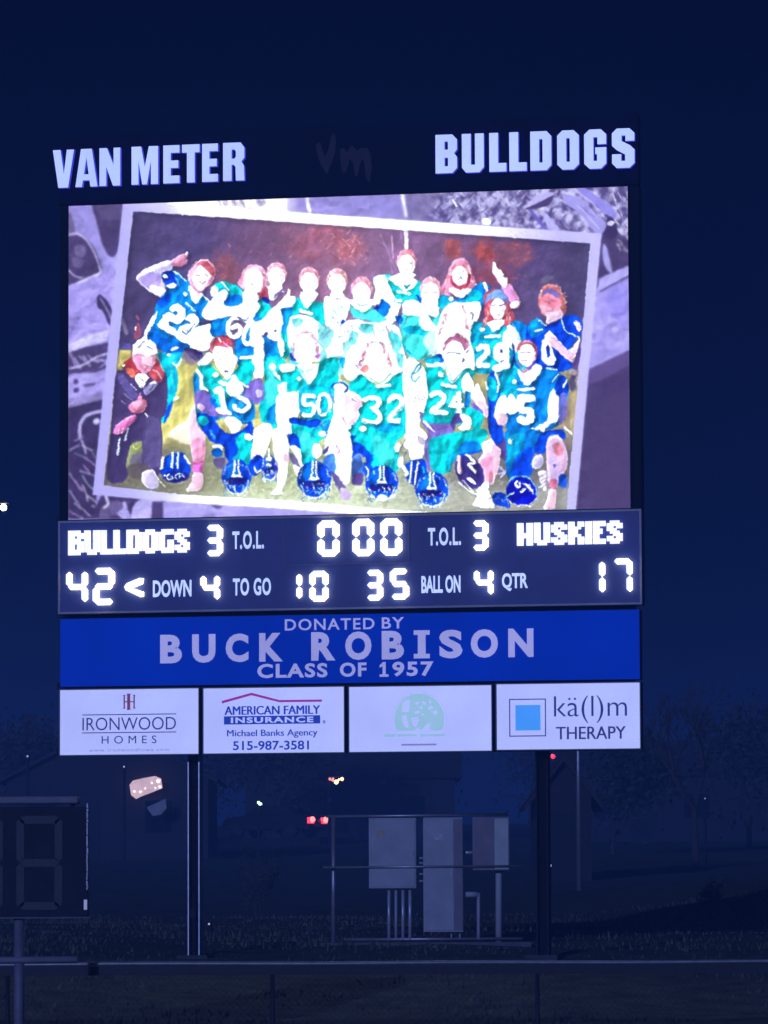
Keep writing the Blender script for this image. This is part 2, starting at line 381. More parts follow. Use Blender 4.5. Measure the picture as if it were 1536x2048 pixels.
grs=ramp(PX,[(210,(170,162,110)),(330,(214,204,120)),(420,(205,196,120)),(1100,(176,160,120)),(1160,(150,140,120))])*(.88+.24*fbm(PX/14,PY/18,41)[...,None])
bgc=bgc*(1-low)+grs*low
low=np.clip((PY-865-14*n)/34,0,1)[...,None]
gr2=ramp(PX,[(210,(112,108,96)),(330,(132,130,112)),(520,(176,184,142)),(700,(186,198,160)),(900,(150,150,140)),(1130,(112,108,112))])*(.82+.36*fbm(PX/7,PY/5,51)[...,None])
bgc=bgc*(1-low)+gr2*low
low=np.clip((PY-960)/24,0,1)[...,None]*np.clip((PX-350)/160,0,1)[...,None]
bgc=bgc*(1-low*.35)+.35*low*col((235,245,225))
IMG[:]=IMG*(1-mi)+mi*bgc
for i in range(90):       # leaves and twigs
    x,y=rg.normal(600,90),rg.uniform(455,560);x=min(max(x,430),730)
    L([(214,140,150),(120,80,110),(196,124,128),(160,110,140)][rg.randint(4)],[(x,y),(x+rg.uniform(2,8),y+rg.choice([-1,1])*rg.uniform(2,7))],rg.uniform(.8,2.2),0,1,.55)
for i in range(42):
    x,y=rg.normal(692,18),rg.normal(492,18);L((245,170,170),[(x,y),(x+6,y+6*rg.choice([-1,1]))],1.1,0,.8,.7)
for i in range(40):
    x,y=rg.uniform(895,1055),rg.uniform(485,560);L([(200,110,96),(110,72,100)][i%2],[(x,y),(x+rg.uniform(3,10),y+rg.uniform(-7,7))],rg.uniform(1,3),0,1.5,.4)
for s in ['755,480 775,500 783,545','782,470 785,520','760,470 790,540','800,480 806,430']: L((190,160,205),s,1.6,1,1.2,.6)
L((250,235,255),'811,458 812,508',8,0,1.3,.85);L((225,190,220),'783,475 784,515',4,0,1.5,.5)
F((108,102,138),'1080,560 1095,552 1107,553 1104,560 1088,568',1,3,.9)
F('r','269,656 275,646 281,656 280,672 269,678',1,2,.6);L((160,90,110),'272,630 277,640',3);L((170,165,200),'243,640 252,665',8,0,3,.5);F((90,84,170),'242,684 262,688 262,698 238,698',0,2,.8)
E('w',271,657,1.6,4)
F((255,250,240),'335,870 352,852 375,838 392,800 384,880 372,888 350,880',1,5,.8)
# grass sprigs
for i in range(160):
    x,y=rg.uniform(215,1120),rg.uniform(930,1015);L([(214,222,170),(96,96,80),(236,244,214)][rg.randint(3)],[(x,y),(x+rg.uniform(2,7),y-rg.choice([-1,1])*rg.uniform(2,7))],rg.uniform(.8,1.8),0,.9,.5)
E('w',347,797,11,4,-8)
# ======== player 22, far left, arm raised
F((215,205,248),'271,556 285,541 312,528 340,520 343,540 322,549 330,575 331,586 320,594 298,583 280,568')
F((170,150,228),'276,556 300,545 320,552 318,572 300,578 284,568',1,3,.8);F('w','300,572 318,574 331,582 320,593 306,585',1,2,.9)
for k in range(7): L((150,130,205),[(292+k*6,546-k*2),(300+k*5,556-k)],1,0,.7,.6)
F('p','340,524 350,514 362,509 368,507 373,505 375,510 372,517 373,524 362,534 350,532 344,531');E('w',372,508,2.5,4,30);L('pp','350,530 360,533 370,526',2.4)
F('b','322,548 345,541 360,550 378,568 380,590 392,606 402,592 420,606 414,625 404,640 402,662 395,690 370,697 330,690 300,680 292,668 304,636 312,610 324,592 333,578')
F('d','322,548 340,542 352,552 354,566 344,574 330,568',1,1.5);F('d','320,594 336,584 340,604 322,616 314,606',1,4,.8);E('w',329,552,6,4,10);F('w','331,570 344,566 352,568 347,576 336,576',1,1.3)
L('cw','346,543 358,550 370,562',3);L((120,215,250),'350,556 356,566 353,574',2)
F('w','376,570 380,592 386,605 394,606 402,596 404,588 396,582')
F('p','376,562 374,548 382,534 392,524 404,518 416,521 426,532 429,546 426,560 414,573 398,587 384,576')
F('w','384,556 392,540 404,530 418,534 424,548 414,566 400,582 388,570',1,3,.85)
F('r','392,530 404,518 418,522 428,540 426,552 416,544 402,531',1,1.5,.85);L('w','396,524 412,520 424,534',1.5);L('pp','398,562 404,568 410,562',1.8);L('pp','392,550 398,552',1.5);L('pp','406,548 414,552',1.5);L((170,120,60),'377,541 395,522 398,526',1)
L('cw','402,590 412,598 420,606',2.6);E('w',369,588,4.5,4.5);L('cw','371,606 380,614 390,622',4)
F('w','338,617 352,607 368,617 370,632 362,645 350,648 340,642 336,648 340,652 352,660 348,672 315,653 320,641 330,627 342,625 350,631 355,626 350,621 344,624')
F('w','368,638 384,626 398,642 388,655 377,662 372,673 383,680 366,686 350,672 358,655 372,648 380,648 376,641')
L('nn','374,662 382,656 388,648',2);L('n','364,664 372,668',2)
F('w','315,620 310,640 299,662 292,682 283,680 291,658 304,632',0,1.2)
F('kk','396,645 424,642 424,656 398,658',0,1.3)
F('w','372,672 385,658 400,652 432,648 430,680 410,702 388,698 374,688');L('sk','380,690 395,700',3)
F('kk','368,695 392,700 400,712 392,722 372,706',1,1.4);L('nn','392,702 404,712 398,722',4)
F('b2','298,662 330,676 362,688 366,704 340,706 315,696 296,680');E('w',348,697,8,3,-20)
F('bc','316,704 340,706 362,704 362,722 350,732 355,748 354,775 346,800 334,838 322,842 332,800 334,770 326,740 318,722');F('d','330,828 336,812 346,802 338,830 326,846',1,2);F('lc','336,710 352,712 344,740 348,770 342,768 338,735',1,4,.7);L('cw','346,726 354,732 362,716',4);E('w',337,709,4,3)
F((108,96,160),'368,700 392,712 396,722 384,730 370,724',1,4,.6)
# ======== person with cap, dark hoodie, crouching far left
F('k','232,745 245,735 262,745 300,740 325,742 334,760 334,800 330,828 322,840 324,880 322,930 316,950 300,945 286,950 258,900 252,958 214,958 220,880 226,800')
F((104,94,170),'232,750 245,748 268,780 276,790 262,796 244,772',1,3,.9);F((100,90,150),'290,835 308,834 320,848 322,900 318,930 288,930 286,860',1,3,.8)
F('kk','222,860 250,870 262,880 256,950 218,955',1,2,.7);F((70,60,112),'236,800 290,830 284,890 258,884 250,850',1,4,.5)
F('y','238,700 262,700 258,726 244,740 236,740',0,2.5,.85)
L((150,140,205),'246,785 264,800',1.6);L((150,140,205),'242,800 250,808',1.5);L((180,176,240),'262,768 272,780',2)
F('rr','252,720 264,714 272,730 282,748 268,756 250,740 244,730');F('o','250,738 262,736 270,748 262,754',1,1.5);E('w',247,730,3,3,40)
F('r','308,720 316,720 324,740 328,752 320,764 308,760 296,746');L((245,170,180),'306,740 314,744 322,756',3);L('o','300,742 312,758',2)
F('p','264,708 280,704 304,706 312,712 308,728 298,742 288,748 276,738 266,722');F('sk','284,712 304,712 304,728 294,736 282,726',1,3,.7);L('pp','270,714 282,720',1.6);L('pp','286,728 294,732',2);L('r','290,738 296,732',1.6)
F('w','268,688 276,680 288,676 300,680 310,688 314,704 306,709 292,712 280,706 266,708 265,698');L('pu','276,696 288,682',3);L('pu','292,692 304,698',2.2);L('lv','272,686 284,678',1.5);L('lv','296,682 308,692',1.5)
F('w','270,752 280,746 296,752 290,768 282,776 272,764');L('gr','276,752 288,762',1.2);L((40,60,150),'284,772 280,784',2)
F((160,152,215),'286,778 300,766 312,762 316,766 304,780 292,790',1,1.2);L('w','300,766 310,764',4);L('kk','298,780 306,772',2)
F('pp','276,796 280,786 284,796 293,802 292,812 284,824 272,826 258,818 258,808 268,802');F((255,175,205),'262,806 284,800 290,810 276,820',1,3,.8);L('sk','291,826 295,831',3)
F((228,120,190),'226,860 232,850 250,836 268,828 271,836 260,850 248,862 236,868 226,866');L((255,205,225),'238,856 236,866',2);L((255,205,225),'246,854 244,866',2);L((255,190,225),'232,850 262,832',1.5)
L((185,205,255),'239,876 235,908',4);L((185,205,255),'256,856 250,880',3.6)
F('g','264,884 284,882 284,905 258,945 252,930 256,905',0,1.5);L((190,205,60),'266,892 272,898 284,888',2);F((120,112,150),'262,910 284,900 284,925 258,940',0,3,.8)
F((96,88,96),'256,930 290,925 300,945 282,958 256,950',1,3,.8)
F((205,196,240),'284,945 296,938 308,940 316,962 316,974 298,976 284,964');
for k in range(4): L('w',[(308+k*4,944+k*6),(318+k*4,962+k*4)],1.1,0,.8,.8)
# ======== back row helpers
def face(cx,cy,rx,ry,hair=(238,150,170),hair2='r',top=.62,pinkish=0,nk=1):
    E(hair,cx,cy-ry*.18,rx*1.12,ry*1.04,0,1.4)
    for k in range(26):
        an=rg.uniform(-3.3,.2);r1=rg.uniform(.82,1.0)
        x,y=cx+rx*1.1*r1*np.cos(an),cy-ry*.18+ry*r1*np.sin(an)
        L([(255,225,238),hair2,(250,190,205)][rg.randint(3)],[(x-1.2,y-1.2),(x+1.6,y+1.6)],1.5,0,1.2,.6)
    E('w' if not pinkish else 'sk',cx,cy+ry*.12,rx*.95,ry*.86,0,1.8)
    L((250,205,222),[(cx+rx*.6,cy-ry*.3),(cx+rx*.72,cy+ry*.2),(cx+rx*.35,cy+ry*.72)],4,1,2.5,.75);L((250,215,230),[(cx-rx*.7,cy),(cx-rx*.5,cy+ry*.5)],2.5,1,2,.6)
    for q in (-1,1): L((150,120,145),[(cx+q*rx*.42-2.2,cy),(cx+q*rx*.42+2.2,cy)],1.7,0,1,.75);L((215,150,165),[(cx+q*rx*.42-3,cy-ry*.17),(cx+q*rx*.42+3,cy-ry*.19)],1.2,0,1,.6)
    L((225,175,190),[(cx,cy+ry*.1),(cx+1.2,cy+ry*.3)],1.5,0,1.2,.7);L((200,120,140),[(cx-3.6,cy+ry*.5),(cx,cy+ry*.55),(cx+3.6,cy+ry*.5)],1.7,1,1,.7)
    if nk: F('w' if not pinkish else 'sk',[(cx-rx*.55,cy+ry*.6),(cx+rx*.55,cy+ry*.6),(cx+rx*.8,cy+ry*1.4),(cx-rx*.8,cy+ry*1.4)],0,1.8)
def num(txt,x,y,h,w,c='w',sw=8,sl=0.):
    """block jersey numerals as brush strokes; x,y top left of the first"""
    G={'0':'0,0 1,0 1,1 0,1 0,0','1':'.5,0 .5,1','2':'0,.12 .3,0 .9,0 1,.35 .1,.75 0,1 1,1','3':'0,0 1,0 1,.45 .4,.5 1,.55 1,1 0,1','4':'.8,1 .8,0 0,.65 1,.65',
       '5':'1,0 .05,0 .05,.45 .8,.42 1,.7 .8,1 0,1','6':'.9,0 .1,.1 0,1 1,1 1,.5 0,.5','7':'0,0 1,0 .4,1','9':'1,.5 .1,.5 0,0 1,0 1,.9 .1,1','8':'0,0 1,0 0,1 1,1 0,0'}
    for ch in txt:
        q=[(x+a*w+(1-b)*h*sl,y+b*h) for a,b in parse(G[ch])]
        L(c,q,sw,0,1.1);x+=w+sw+5
# ---- tall player, top centre, number 7x
F('c','745,556 760,551 790,552 820,560 838,562 845,575 840,600 832,618 810,612 790,604 778,590 770,574');F('cw','745,556 765,551 775,560 770,574 752,580',1,2)
F('w','775,556 795,552 812,580 822,560 834,562 828,574 812,584 800,578 786,566',1,1.5)
F('w','755,575 775,568 790,596 802,600 800,612 790,640 770,655 755,630 745,600')
face(812,527,18,24)
F('w','794,548 830,548 824,560 812,572 800,564',1,1.5)
L('cw','793,583 818,588',6);F('b2','762,598 770,604 780,612 774,628 764,636 750,624 756,612',1,1.4);F('n','744,620 752,610 756,618 750,628',1,1.2);L('t','786,602 800,606 832,596',2)
# ---- front row of the back line, middle: heads at 617, 673, 720
F('c','583,592 600,600 626,604 650,606 664,615 650,645 635,652 625,640 600,625 585,640 570,650 568,612 578,598')
face(617,563,19,24);F('w','600,585 634,585 628,600 612,618 604,608',1,2)
L('w','600,622 622,627',7);F('b','562,618 576,612 584,622 578,640 572,668 560,672 560,640',1,2)
F('c','560,650 575,640 590,660 582,700 566,718 552,700',1,2.5)
face(673,565,19,23,(245,170,180),(214,120,80))
F('w','650,592 672,600 690,596 700,605 694,630 680,660 660,680 650,650 646,612')
for (x,y) in [(663,618),(668,624),(674,616),(680,612),(662,632)]: L('t',[(x,y),(x+5,y+7)],1.8,0,.8,.9)
F('d','680,645 687,640 688,652 682,658 677,656',1,1)
F('lc','700,612 715,622 740,615 760,630 772,640 750,646 730,640 706,634',1,2.2)
face(722,583,19,24,(240,150,170),(220,70,100));F('w','700,600 745,600 738,618 722,624 706,614',1,2)
L('t','712,606 720,612 734,608',1.6)
# white blown centre
F('w','575,640 596,630 620,634 640,648 660,660 700,640 740,645 780,648 798,660 806,700 812,730 800,745 790,760 740,765 690,750 650,745 640,725 590,720 575,690')
for i in range(46):
    x,y=rg.uniform(628,668),rg.uniform(646,680)
    if i<20: L([(90,110,180),(120,170,200)][i%2],[(x,y),(x+4,y+4*rg.choice([-1,1]))],1.1,0,.8,.75)
for p_,a_ in [('582,640 596,634 606,642 600,652 588,654',.5),('636,652 650,650 664,664 660,690 646,700 636,680',.45),('684,690 700,676 712,684 706,704 690,716',.4),('776,668 796,672 802,700 796,740 784,730 780,700',.4),('660,720 684,716 700,730 690,748 668,744',.5),('720,650 744,650 740,664 722,664',.35),('576,700 590,690 588,720 578,730',.6),('640,700 652,706 650,730 640,728',.5)]: F('c',p_,1,3.5,a_)
for s_ in ['700,640 704,660 698,690 690,712','742,648 748,668','770,650 776,672 786,690','650,650 660,672 664,700','812,742 806,770','590,656 600,650 612,654','628,668 640,676 652,700','708,676 716,670 730,668','790,700 796,724 792,750']: L((150,165,205),s_,1.5,1,1,.6)
for (x,y) in [(700,652),(712,662),(690,675),(760,650),(765,660),(768,670),(735,700),(676,690),(695,700),(640,708),(790,700),(800,668)]: L((170,170,180),[(x,y),(x+rg.uniform(1,5),y+rg.uniform(-3,5))],1.2,0,.8,.8)
for i in range(70):
    x,y=rg.uniform(590,806),rg.uniform(655,775)
    if abs(x-750)<26 and y>690 or abs(x-610)<24: continue
    L([(150,170,200),(190,175,200),(110,140,200),(120,210,220)][rg.randint(4)],[(x,y),(x+rg.uniform(2,6),y+rg.choice([-1,1])*rg.uniform(2,5))],rg.uniform(.8,1.6),0,.9,.6)
# ---- player holding arms, centre-right behind (teal body) head 860
F('lc','798,640 830,610 870,612 880,640 878,668 850,700 830,712 806,700 802,670');F('bc','806,658 822,652 850,656 862,668 846,672 815,668',1,1.6);F('lc','804,672 850,672 868,690 856,712 838,720 816,712 806,695',1,1.5);F('b2','790,636 800,630 804,642 798,650',1,1.2)
for s in ['805,690 812,702 822,712','812,700 832,716']: L('b',s,1.6)
F('w','805,606 820,600 836,604 842,618 838,632 824,632 806,628')
face(860,585,19,26,(240,170,185),'pp');L('gr','845,586 852,587',1.2);L('gr','866,585 873,586',1.2)
F('w','842,600 880,602 876,625 870,660 842,658 838,625',1,2);F('t','856,630 872,636 882,618 876,650 866,648',1,2)
F((225,250,250),'850,670 880,655 900,690 905,720 870,722 848,690',1,4,.8)
L('d','834,592 840,604',5)
# ---- bearded long hair, top right
F((238,150,180),'905,525 915,518 925,517 934,523 942,540 950,562 952,575 935,590 900,592 882,590 878,582 890,560 896,540')
for i in range(70):
    t_=rg.uniform(0,1);side=rg.choice([-1,1]);x=920+side*(12+22*t_)+rg.uniform(-4,4);y=530+t_*52
    L([(255,220,235),(215,90,95),(240,120,190),(255,190,160)][rg.randint(4)],[(x,y),(x+side*3,y+8)],1.3,0,.8,.8)
F('b','882,590 900,594 915,600 940,580 962,566 975,570 985,585 972,605 962,620 930,630 900,612 884,618 874,612');F('bc','880,592 900,600 892,618 876,614',1,2);F('bc','930,592 950,580 964,590 955,602 935,605',1,2)
F('w','898,578 940,578 934,590 920,597 905,588',1,1.5);L('n','898,586 912,598 922,600 934,590',1.4)
L((205,60,90),'902,555 906,570 920,577 934,570 938,552',6);E('w',919,552,16,19,0,1.6);L('gr','908,543 916,543',1.3);L('gr','923,543 930,543',1.3);L((120,110,120),'914,560 919,555 924,560',2);
L('cw','968,568 975,585',6);L('n','965,572 968,590',1.5);E('w',901,598,5,5)
# arm pointing upwards at right
F('p','1002,575 1012,568 1022,572 1038,600 1041,605 1036,614 1026,618 1018,600 1005,582')
F((240,160,225),'1006,578 1020,574 1036,602 1024,608',1,2.5,.9);E('w',1028,610,11,6,-30)
F('w','984,530 986,525 991,527 994,537 1002,542 1006,550 1006,556 1012,556 1014,565 1010,576 1002,572 990,556 984,545');L('pp','986,550 998,566 1004,574',1.6);L('pu','996,560 1006,552',1.2)
# ---- white "7" hair helmet player under (hair pinkish, face blown) 908,632
F('w','930,606 955,603 961,615 955,640 945,680 940,700 910,720 880,690 870,670 885,620 905,605')
for i in range(90):
    t_=rg.uniform(0,1);side=rg.choice([-1,1]);x=908+side*(14+14*t_)+rg.uniform(-3,3);y=606+t_*62
    L([(255,225,235),(205,105,120),(225,150,190),(240,170,150),(170,90,150)][rg.randint(5)],[(x,y),(x+rg.choice([-4,4]),y+5)],1.4,0,.8,.8)
F('w','905,608 918,610 928,630 925,650 912,662 900,650 894,630',1,2);L('pu','940,625 946,630 942,640',2.4)
# ---- number 29 with headband and red hair
F('bc','944,650 960,645 972,652 988,662 1004,650 1022,640 1040,646 1052,660 1056,690 1050,740 944,745 938,700');F('b','1020,650 1040,645 1055,660 1060,700 1040,710',1,3)
F('r','968,590 985,578 1010,590 1022,620 1030,636 1018,650 1000,655 985,662 972,640 966,615')
for i in range(80):
    t_=rg.uniform(0,1);side=rg.choice([-1,1]);x=995+side*(14+14*t_)+rg.uniform(-4,4);y=606+t_*46
    L([(255,215,225),(232,90,70),(225,120,190),(255,180,170)][rg.randint(4)],[(x,y),(x+rg.uniform(-3,3),y+6)],1.4,0,.8,.85)
F((110,150,232),'968,610 974,592 985,582 1000,580 1010,590 1016,606 1008,604 994,598 978,600');
for k in range(6): L((190,215,255),[(974+k*6,604-k),(984+k*6,586+k)],1,0,.7,.7)
E('sk',995,618,15,21,0,1.8);E('w',994,630,11,9,0,2.5);L('pu','982,612 990,610',2);L('pu','998,612 1008,610',2);L('pp','988,632 1002,630',1.2);L('pp','990,620 993,624',1.5)
F('w','975,645 1008,640 998,658 986,664 978,655',1,1.5)
E('w',963,659,6,4);L('w','970,674 998,673',6);L('cw','1018,655 1030,665 1040,690 1030,700 1010,682',9,1,1.5)
F('w','1008,664 1022,656 1034,680 1040,690 1030,700 1012,692 1004,678',1,1.4)
num('2',956,694,38,18,'w',11);F('w','986,700 992,688 1004,684 1014,690 1018,705 1018,735 1010,742 988,744 984,734 998,728 988,718',1,1.2);E('n',1002,703,3.5,4.5);L('n','1000,724 1006,722',2)
L('n','1024,690 1028,715 1022,735',4)
# ---- right back player, number 0, headband
F('d','1056,650 1075,640 1090,650 1110,645 1130,632 1150,632 1163,645 1162,668 1150,680 1140,700 1140,740 1060,745 1050,700 1052,660');F('b','1056,652 1074,638 1088,650 1086,668 1062,676',1,2);F('bc','1060,655 1072,645 1076,660 1066,666',1,2,.7)
F((214,120,120),'1076,600 1085,575 1100,568 1115,575 1128,595 1132,612 1130,628 1120,634 1104,636 1086,632 1078,615')
for i in range(80):
    a_=rg.uniform(0,6.28);x,y=1104+26*np.cos(a_)*rg.uniform(.7,1.05),598+30*np.sin(a_)*rg.uniform(.7,1.05)
    L([(255,220,190),(200,80,70),(255,180,190)][rg.randint(3)],[(x,y),(x+3,y+3*rg.choice([-1,1]))],1.1,0,.8,.8)
F((245,150,175),'1080,600 1092,590 1110,592 1122,605 1118,622 1106,636 1092,634 1082,620',1,2);F('skp','1084,612 1100,615 1104,630 1092,632',1,3,.7)
F((120,110,190),'1084,585 1098,578 1112,582 1120,592 1112,596 1100,588 1088,590',1,1.4);L('r','1090,604 1098,606',1.5);L((225,70,170),'1102,602 1110,604',2);L('pp','1092,624 1104,622',1.6)
F('skp','1096,630 1122,622 1124,634 1106,644 1092,648',1,1.6)
L('cw','1078,642 1090,652',3);L('w','1070,663 1084,660',3.5);L('cw','1122,636 1126,652 1132,664 1158,675',2.6);F('skp','1148,646 1158,644 1162,660 1156,664',1,1.2)
F('skp','1092,668 1102,664 1124,690 1140,700 1158,676 1158,690 1148,720 1138,724 1118,706 1098,690 1088,676')
for k in range(8): L('pp',[(1096+k*6,672+k*5),(1102+k*6,674+k*5)],1,0,.7,.7)
F('w','1084,684 1092,680 1100,690 1106,705 1112,722 1104,732 1090,730 1082,715',1,1);F('d','1093,692 1098,696 1100,712 1095,716 1092,705',1,.9)
F((88,70,140),'1150,720 1158,690 1162,700 1150,760 1142,740',1,1.6);E((70,64,110),1144,768,7,16,0,3,.8);E((200,190,160),1146,745,8,6,20,3,.7);F((176,160,120),'1140,790 1156,780 1148,880 1140,870',0,2)
# ======== number 60 and neighbours (second row left)
F('c','420,580 430,568 445,563 462,568 478,575 490,595 486,612 470,612 448,612 430,606');F('b','420,590 440,575 452,585 450,605 448,612 440,604',1,2);F('w','421,578 428,572 436,580 430,592 421,592',1,1.2);L('cw','443,565 456,580',4);F('b2','444,600 470,588 486,598 478,610 450,612',1,3)
F('b','425,640 455,632 460,660 450,685 424,672 420,655',1,1.5);F('b','505,600 540,615 550,690 545,720 480,735 470,690 500,650',1,1.5)
E((240,160,190),507,558,27,30,0,1.6);F((235,130,160),'476,560 486,548 490,572 484,576 475,570',1,2)
for i in range(60):
    t_=rg.uniform(0,1);side=rg.choice([-1,1]);x=508+side*(16+10*t_)+rg.uniform(-4,4);y=540+t_*50
    L([(255,225,235),(215,90,120),(245,170,200)][rg.randint(3)],[(x,y),(x+4,y+4)],1.4,0,.8,.8)
F('r','516,590 528,575 536,590 530,598 520,598',1,1.8);E('w',506,562,19,27,0,2);F('w','488,580 515,590 508,612 486,610',1,2)
L('gr','502,566 506,572',1.4);L('gr','508,577 512,574',1.6)
face(552,552,18,23,(238,150,170),(205,60,70));F('w','538,568 560,572 548,600 536,594',1,1.5);F('pu','548,596 564,582 566,574 556,584 546,592',1,1.5,.8)
F('c','508,612 524,600 542,616 538,626 522,638 510,620',1,1.3);F('n','522,598 530,594 538,602 534,608',1,1.5);F('b','560,618 574,612 582,618 576,645 566,670 560,640',1,2)
F('w','403,625 410,612 425,595 440,582 450,580 454,590 446,610 470,612 500,600 520,610 505,635 500,650 480,640 460,632 440,636 420,640 405,634')
F('w','572,588 574,578 578,580 580,592 590,594 586,612 576,616 560,618 565,640 560,665 548,680 530,672 515,690 500,690 500,650 520,640 540,620 556,605',1,1.4)
L('w','476,636 462,638 455,652 457,668 468,674 479,664 476,652 462,655',9,1,1.1);L('w','502,644 490,660 486,680 496,688 506,674 511,654 503,644',9,1,1.1);F('b','478,676 486,690 484,700 470,690',1,2)
L('n','474,634 484,640 492,642',2.2);L('n','490,640 496,634',2)
F('w','532,672 545,660 560,660 558,680 546,682',1,1);F('pd','512,668 525,670 532,664 534,672 520,676',1,1.2);E('n',549,662,2,3,20)
# 54-ish white forearm and hand column
F('w','508,672 522,670 528,690 527,720 525,745 518,735 510,715 506,700',1,1.4);F('w','505,735 512,728 522,738 526,750 520,758 508,755',1,1.2);F('w','522,710 528,730 526,745 520,740',1,1)
F('b','528,680 545,682 556,690 558,720 545,725 530,715',1,2);F('w','554,680 562,676 568,690 566,710 562,715 556,700',1,1.2)
F('c','528,720 560,715 590,760 582,800 560,850 535,855 520,838 518,800 528,760');F('lc','536,726 552,725 556,770 545,810 530,800',1,5);F('b','535,820 550,806 558,830 556,845 545,850 534,846',1,2)
E('w',544,734,7,7);L('w','548,745 562,760',6)
# ======== front row : 15 (player at 440)
F('c','395,732 415,728 432,742 450,760 470,740 490,715 510,722 505,750 500,770 510,800 500,832 505,850 480,845 440,838 400,850 390,820 395,790 400,765');F('b','388,745 398,760 396,790 390,800 386,770',1,1.5);F('b2','402,790 430,800 436,840 410,830 396,812',1,2);F('b','455,795 490,800 508,815 504,842 470,838 450,818',1,2.5)
F('w','398,722 416,704 424,712 420,725 408,730 395,732',1,1.6);L('lb','398,735 404,718 412,706',1.2)
L('w','394,740 402,755 401,770 405,776 412,780',7)
F('pu','392,782 418,784 420,800 430,815 455,825 452,836 410,828 390,812',1,2);F('pu','500,762 522,758 528,790 526,800 510,808 498,800 484,788',1,2);F('lv','512,778 524,784 522,794 512,792',1,1.5);F((225,190,235),'396,806 408,812 404,822 394,816',1,2)
E((225,140,160),440,692,22,20,0,1.4);F('r','424,685 440,672 455,672 464,690 460,700 446,694 430,698 422,702',1,1.2);L((140,60,90),'430,678 442,672 452,674',3);L((255,150,200),'444,684 456,694',4);L('w','436,676 440,684',2)
F('w','424,700 436,692 452,696 462,694 466,708 474,718 468,738 458,756 452,758 440,745 428,725',1,1.4)
for s in ['432,704 438,705','446,703 452,702']: L('gr',s,1.6)
L((110,80,110),'449,742 455,743',3);L('gr','438,718 442,719',1.2)
E('w',430,750,6,5);L('w','440,764 454,770',8);F('w','452,775 466,748 480,765 486,780 478,790 464,793 454,785',1,1.3);L('w','480,765 494,774',4);L('w','480,716 506,714',7);F('w','502,722 512,705 524,722 524,740 516,738',1,1.5)
L('w','432,782 440,778 444,800 448,822 440,820',12,1,1.2);L('w','434,818 458,826',8);L('w','476,795 492,802 496,812 484,822 470,818 468,812',9,1,1.2);E((100,160,170),480,806,2.5,2.5)
# 15 lower body
F('d','386,832 400,826 420,832 440,856 460,868 480,862 500,845 506,860 502,900 496,935 478,930 452,918 445,890 425,885 405,862');F('c','396,834 410,832 416,844 406,852 394,844',1,1.5);F('c','470,880 480,868 498,870 504,900 495,930 480,925 462,922 476,900',1,3);E('w',496,874,9,7,10,2.5);L('lb','420,862 428,876',5,1,3,.7)
F('w','448,838 460,832 474,838 482,846 480,858 466,868 456,856',1,1.3);E('w',434,894,11,5,12);E('b2',433,905,11,9);F('pd','425,918 448,915 446,935 432,935',1,3,.8);L('n','485,846 504,845',3)
F('skp','380,820 390,818 394,850 408,870 410,890 406,920 385,920 380,880 378,850');F('p','384,880 408,880 406,922 386,922',1,3);L((215,90,160),'384,924 394,928 404,922',4);F((248,110,220),'384,930 404,926 404,946 386,946',0,1.4);F('skp','386,946 404,946 404,972 392,982 370,980 382,964')
for k in range(7): L('pp',[(384+k*3,950+k*3),(378+k*4,966+k*2)],.9,0,.7,.6)
F('w','508,860 526,846 542,852 540,880 520,925 512,928 500,920 504,885',1,1.4)
# ======== number 50 (player at 610)
F('c','560,735 590,724 600,735 612,758 626,760 636,735 640,722 668,715 676,730 672,755 660,768 640,775 600,780 575,785 560,760');
F('w','558,730 586,728 588,740 566,745',1,2.2);F('w','553,792 575,784 602,786 602,805 592,840 586,872 556,858 550,820',1,1.5);F('bc','600,775 640,770 670,768 671,800 664,834 640,844 604,838 597,810',1,1.5);F('w','668,760 690,765 702,800 692,850 672,846 664,815 668,790',1,1.5)
E('w',597,758,5,5);F('cw','555,770 572,765 570,788 558,788',1,1.5)
F('n','578,706 590,712 592,720 584,722',1,1.6);F((190,110,215),'625,712 634,705 640,712 634,718',1,1.4)
face(609,700,23,32,(255,215,230),(205,90,130),nk=0)
for i in range(60):
    a_=rg.uniform(-3.6,.5);x,y=609+24*np.cos(a_),698+32*np.sin(a_);L([(215,110,140),(255,235,245),(190,80,120)][rg.randint(3)],[(x-2,y+2),(x+3,y-3)],1.3,0,.8,.8)
F('w','588,730 632,728 640,735 622,765 612,765 592,735',1,1.5);L('lb','596,736 606,743 622,740',2.4);L('t','588,728 612,758 600,780 588,786',1.6,0)
L('w','626,793 608,792 607,809 622,808 627,818 620,831 606,830',8.5,1,1.1);L('w','638,792 635,806 637,824 646,830 656,824 659,808 654,793 645,789 638,792',8,1,1.1);L('b','600,836 612,842 630,843',3,1,1.3);L((120,120,200),'660,786 664,798 668,806',3);L('t','640,828 656,822 666,810',2)
F('d','580,835 595,836 610,842 632,838 640,845 630,858 590,852 576,842',1,1.5);F('c','582,850 600,850 625,856 640,850 655,825 664,830 662,870 640,880 628,900 630,925 605,930 598,900 585,880');F('d','574,870 590,868 600,888 596,900 578,892 572,880',1,2.5);F('b2','640,850 662,840 664,868 648,872',1,2);F('lc','596,862 620,868 632,890 616,915 602,890',1,4,.8)
for k in range(8): L(['n','lc'][k%2],[(618+k*4,866-k*2),(634+k*4,852-k*2)],1.3,0,.8,.7)
E('w',643,868,7,6,20,2.5);E('w',632,902,10,15,0,3);F('w','578,894 590,892 600,902 602,926 596,924 588,908',1,1.4);F('w','586,930 600,925 606,940 598,955 588,945',1,1.8);F('pd','578,905 592,918 600,934 588,930 576,916',1,1.5,.8)
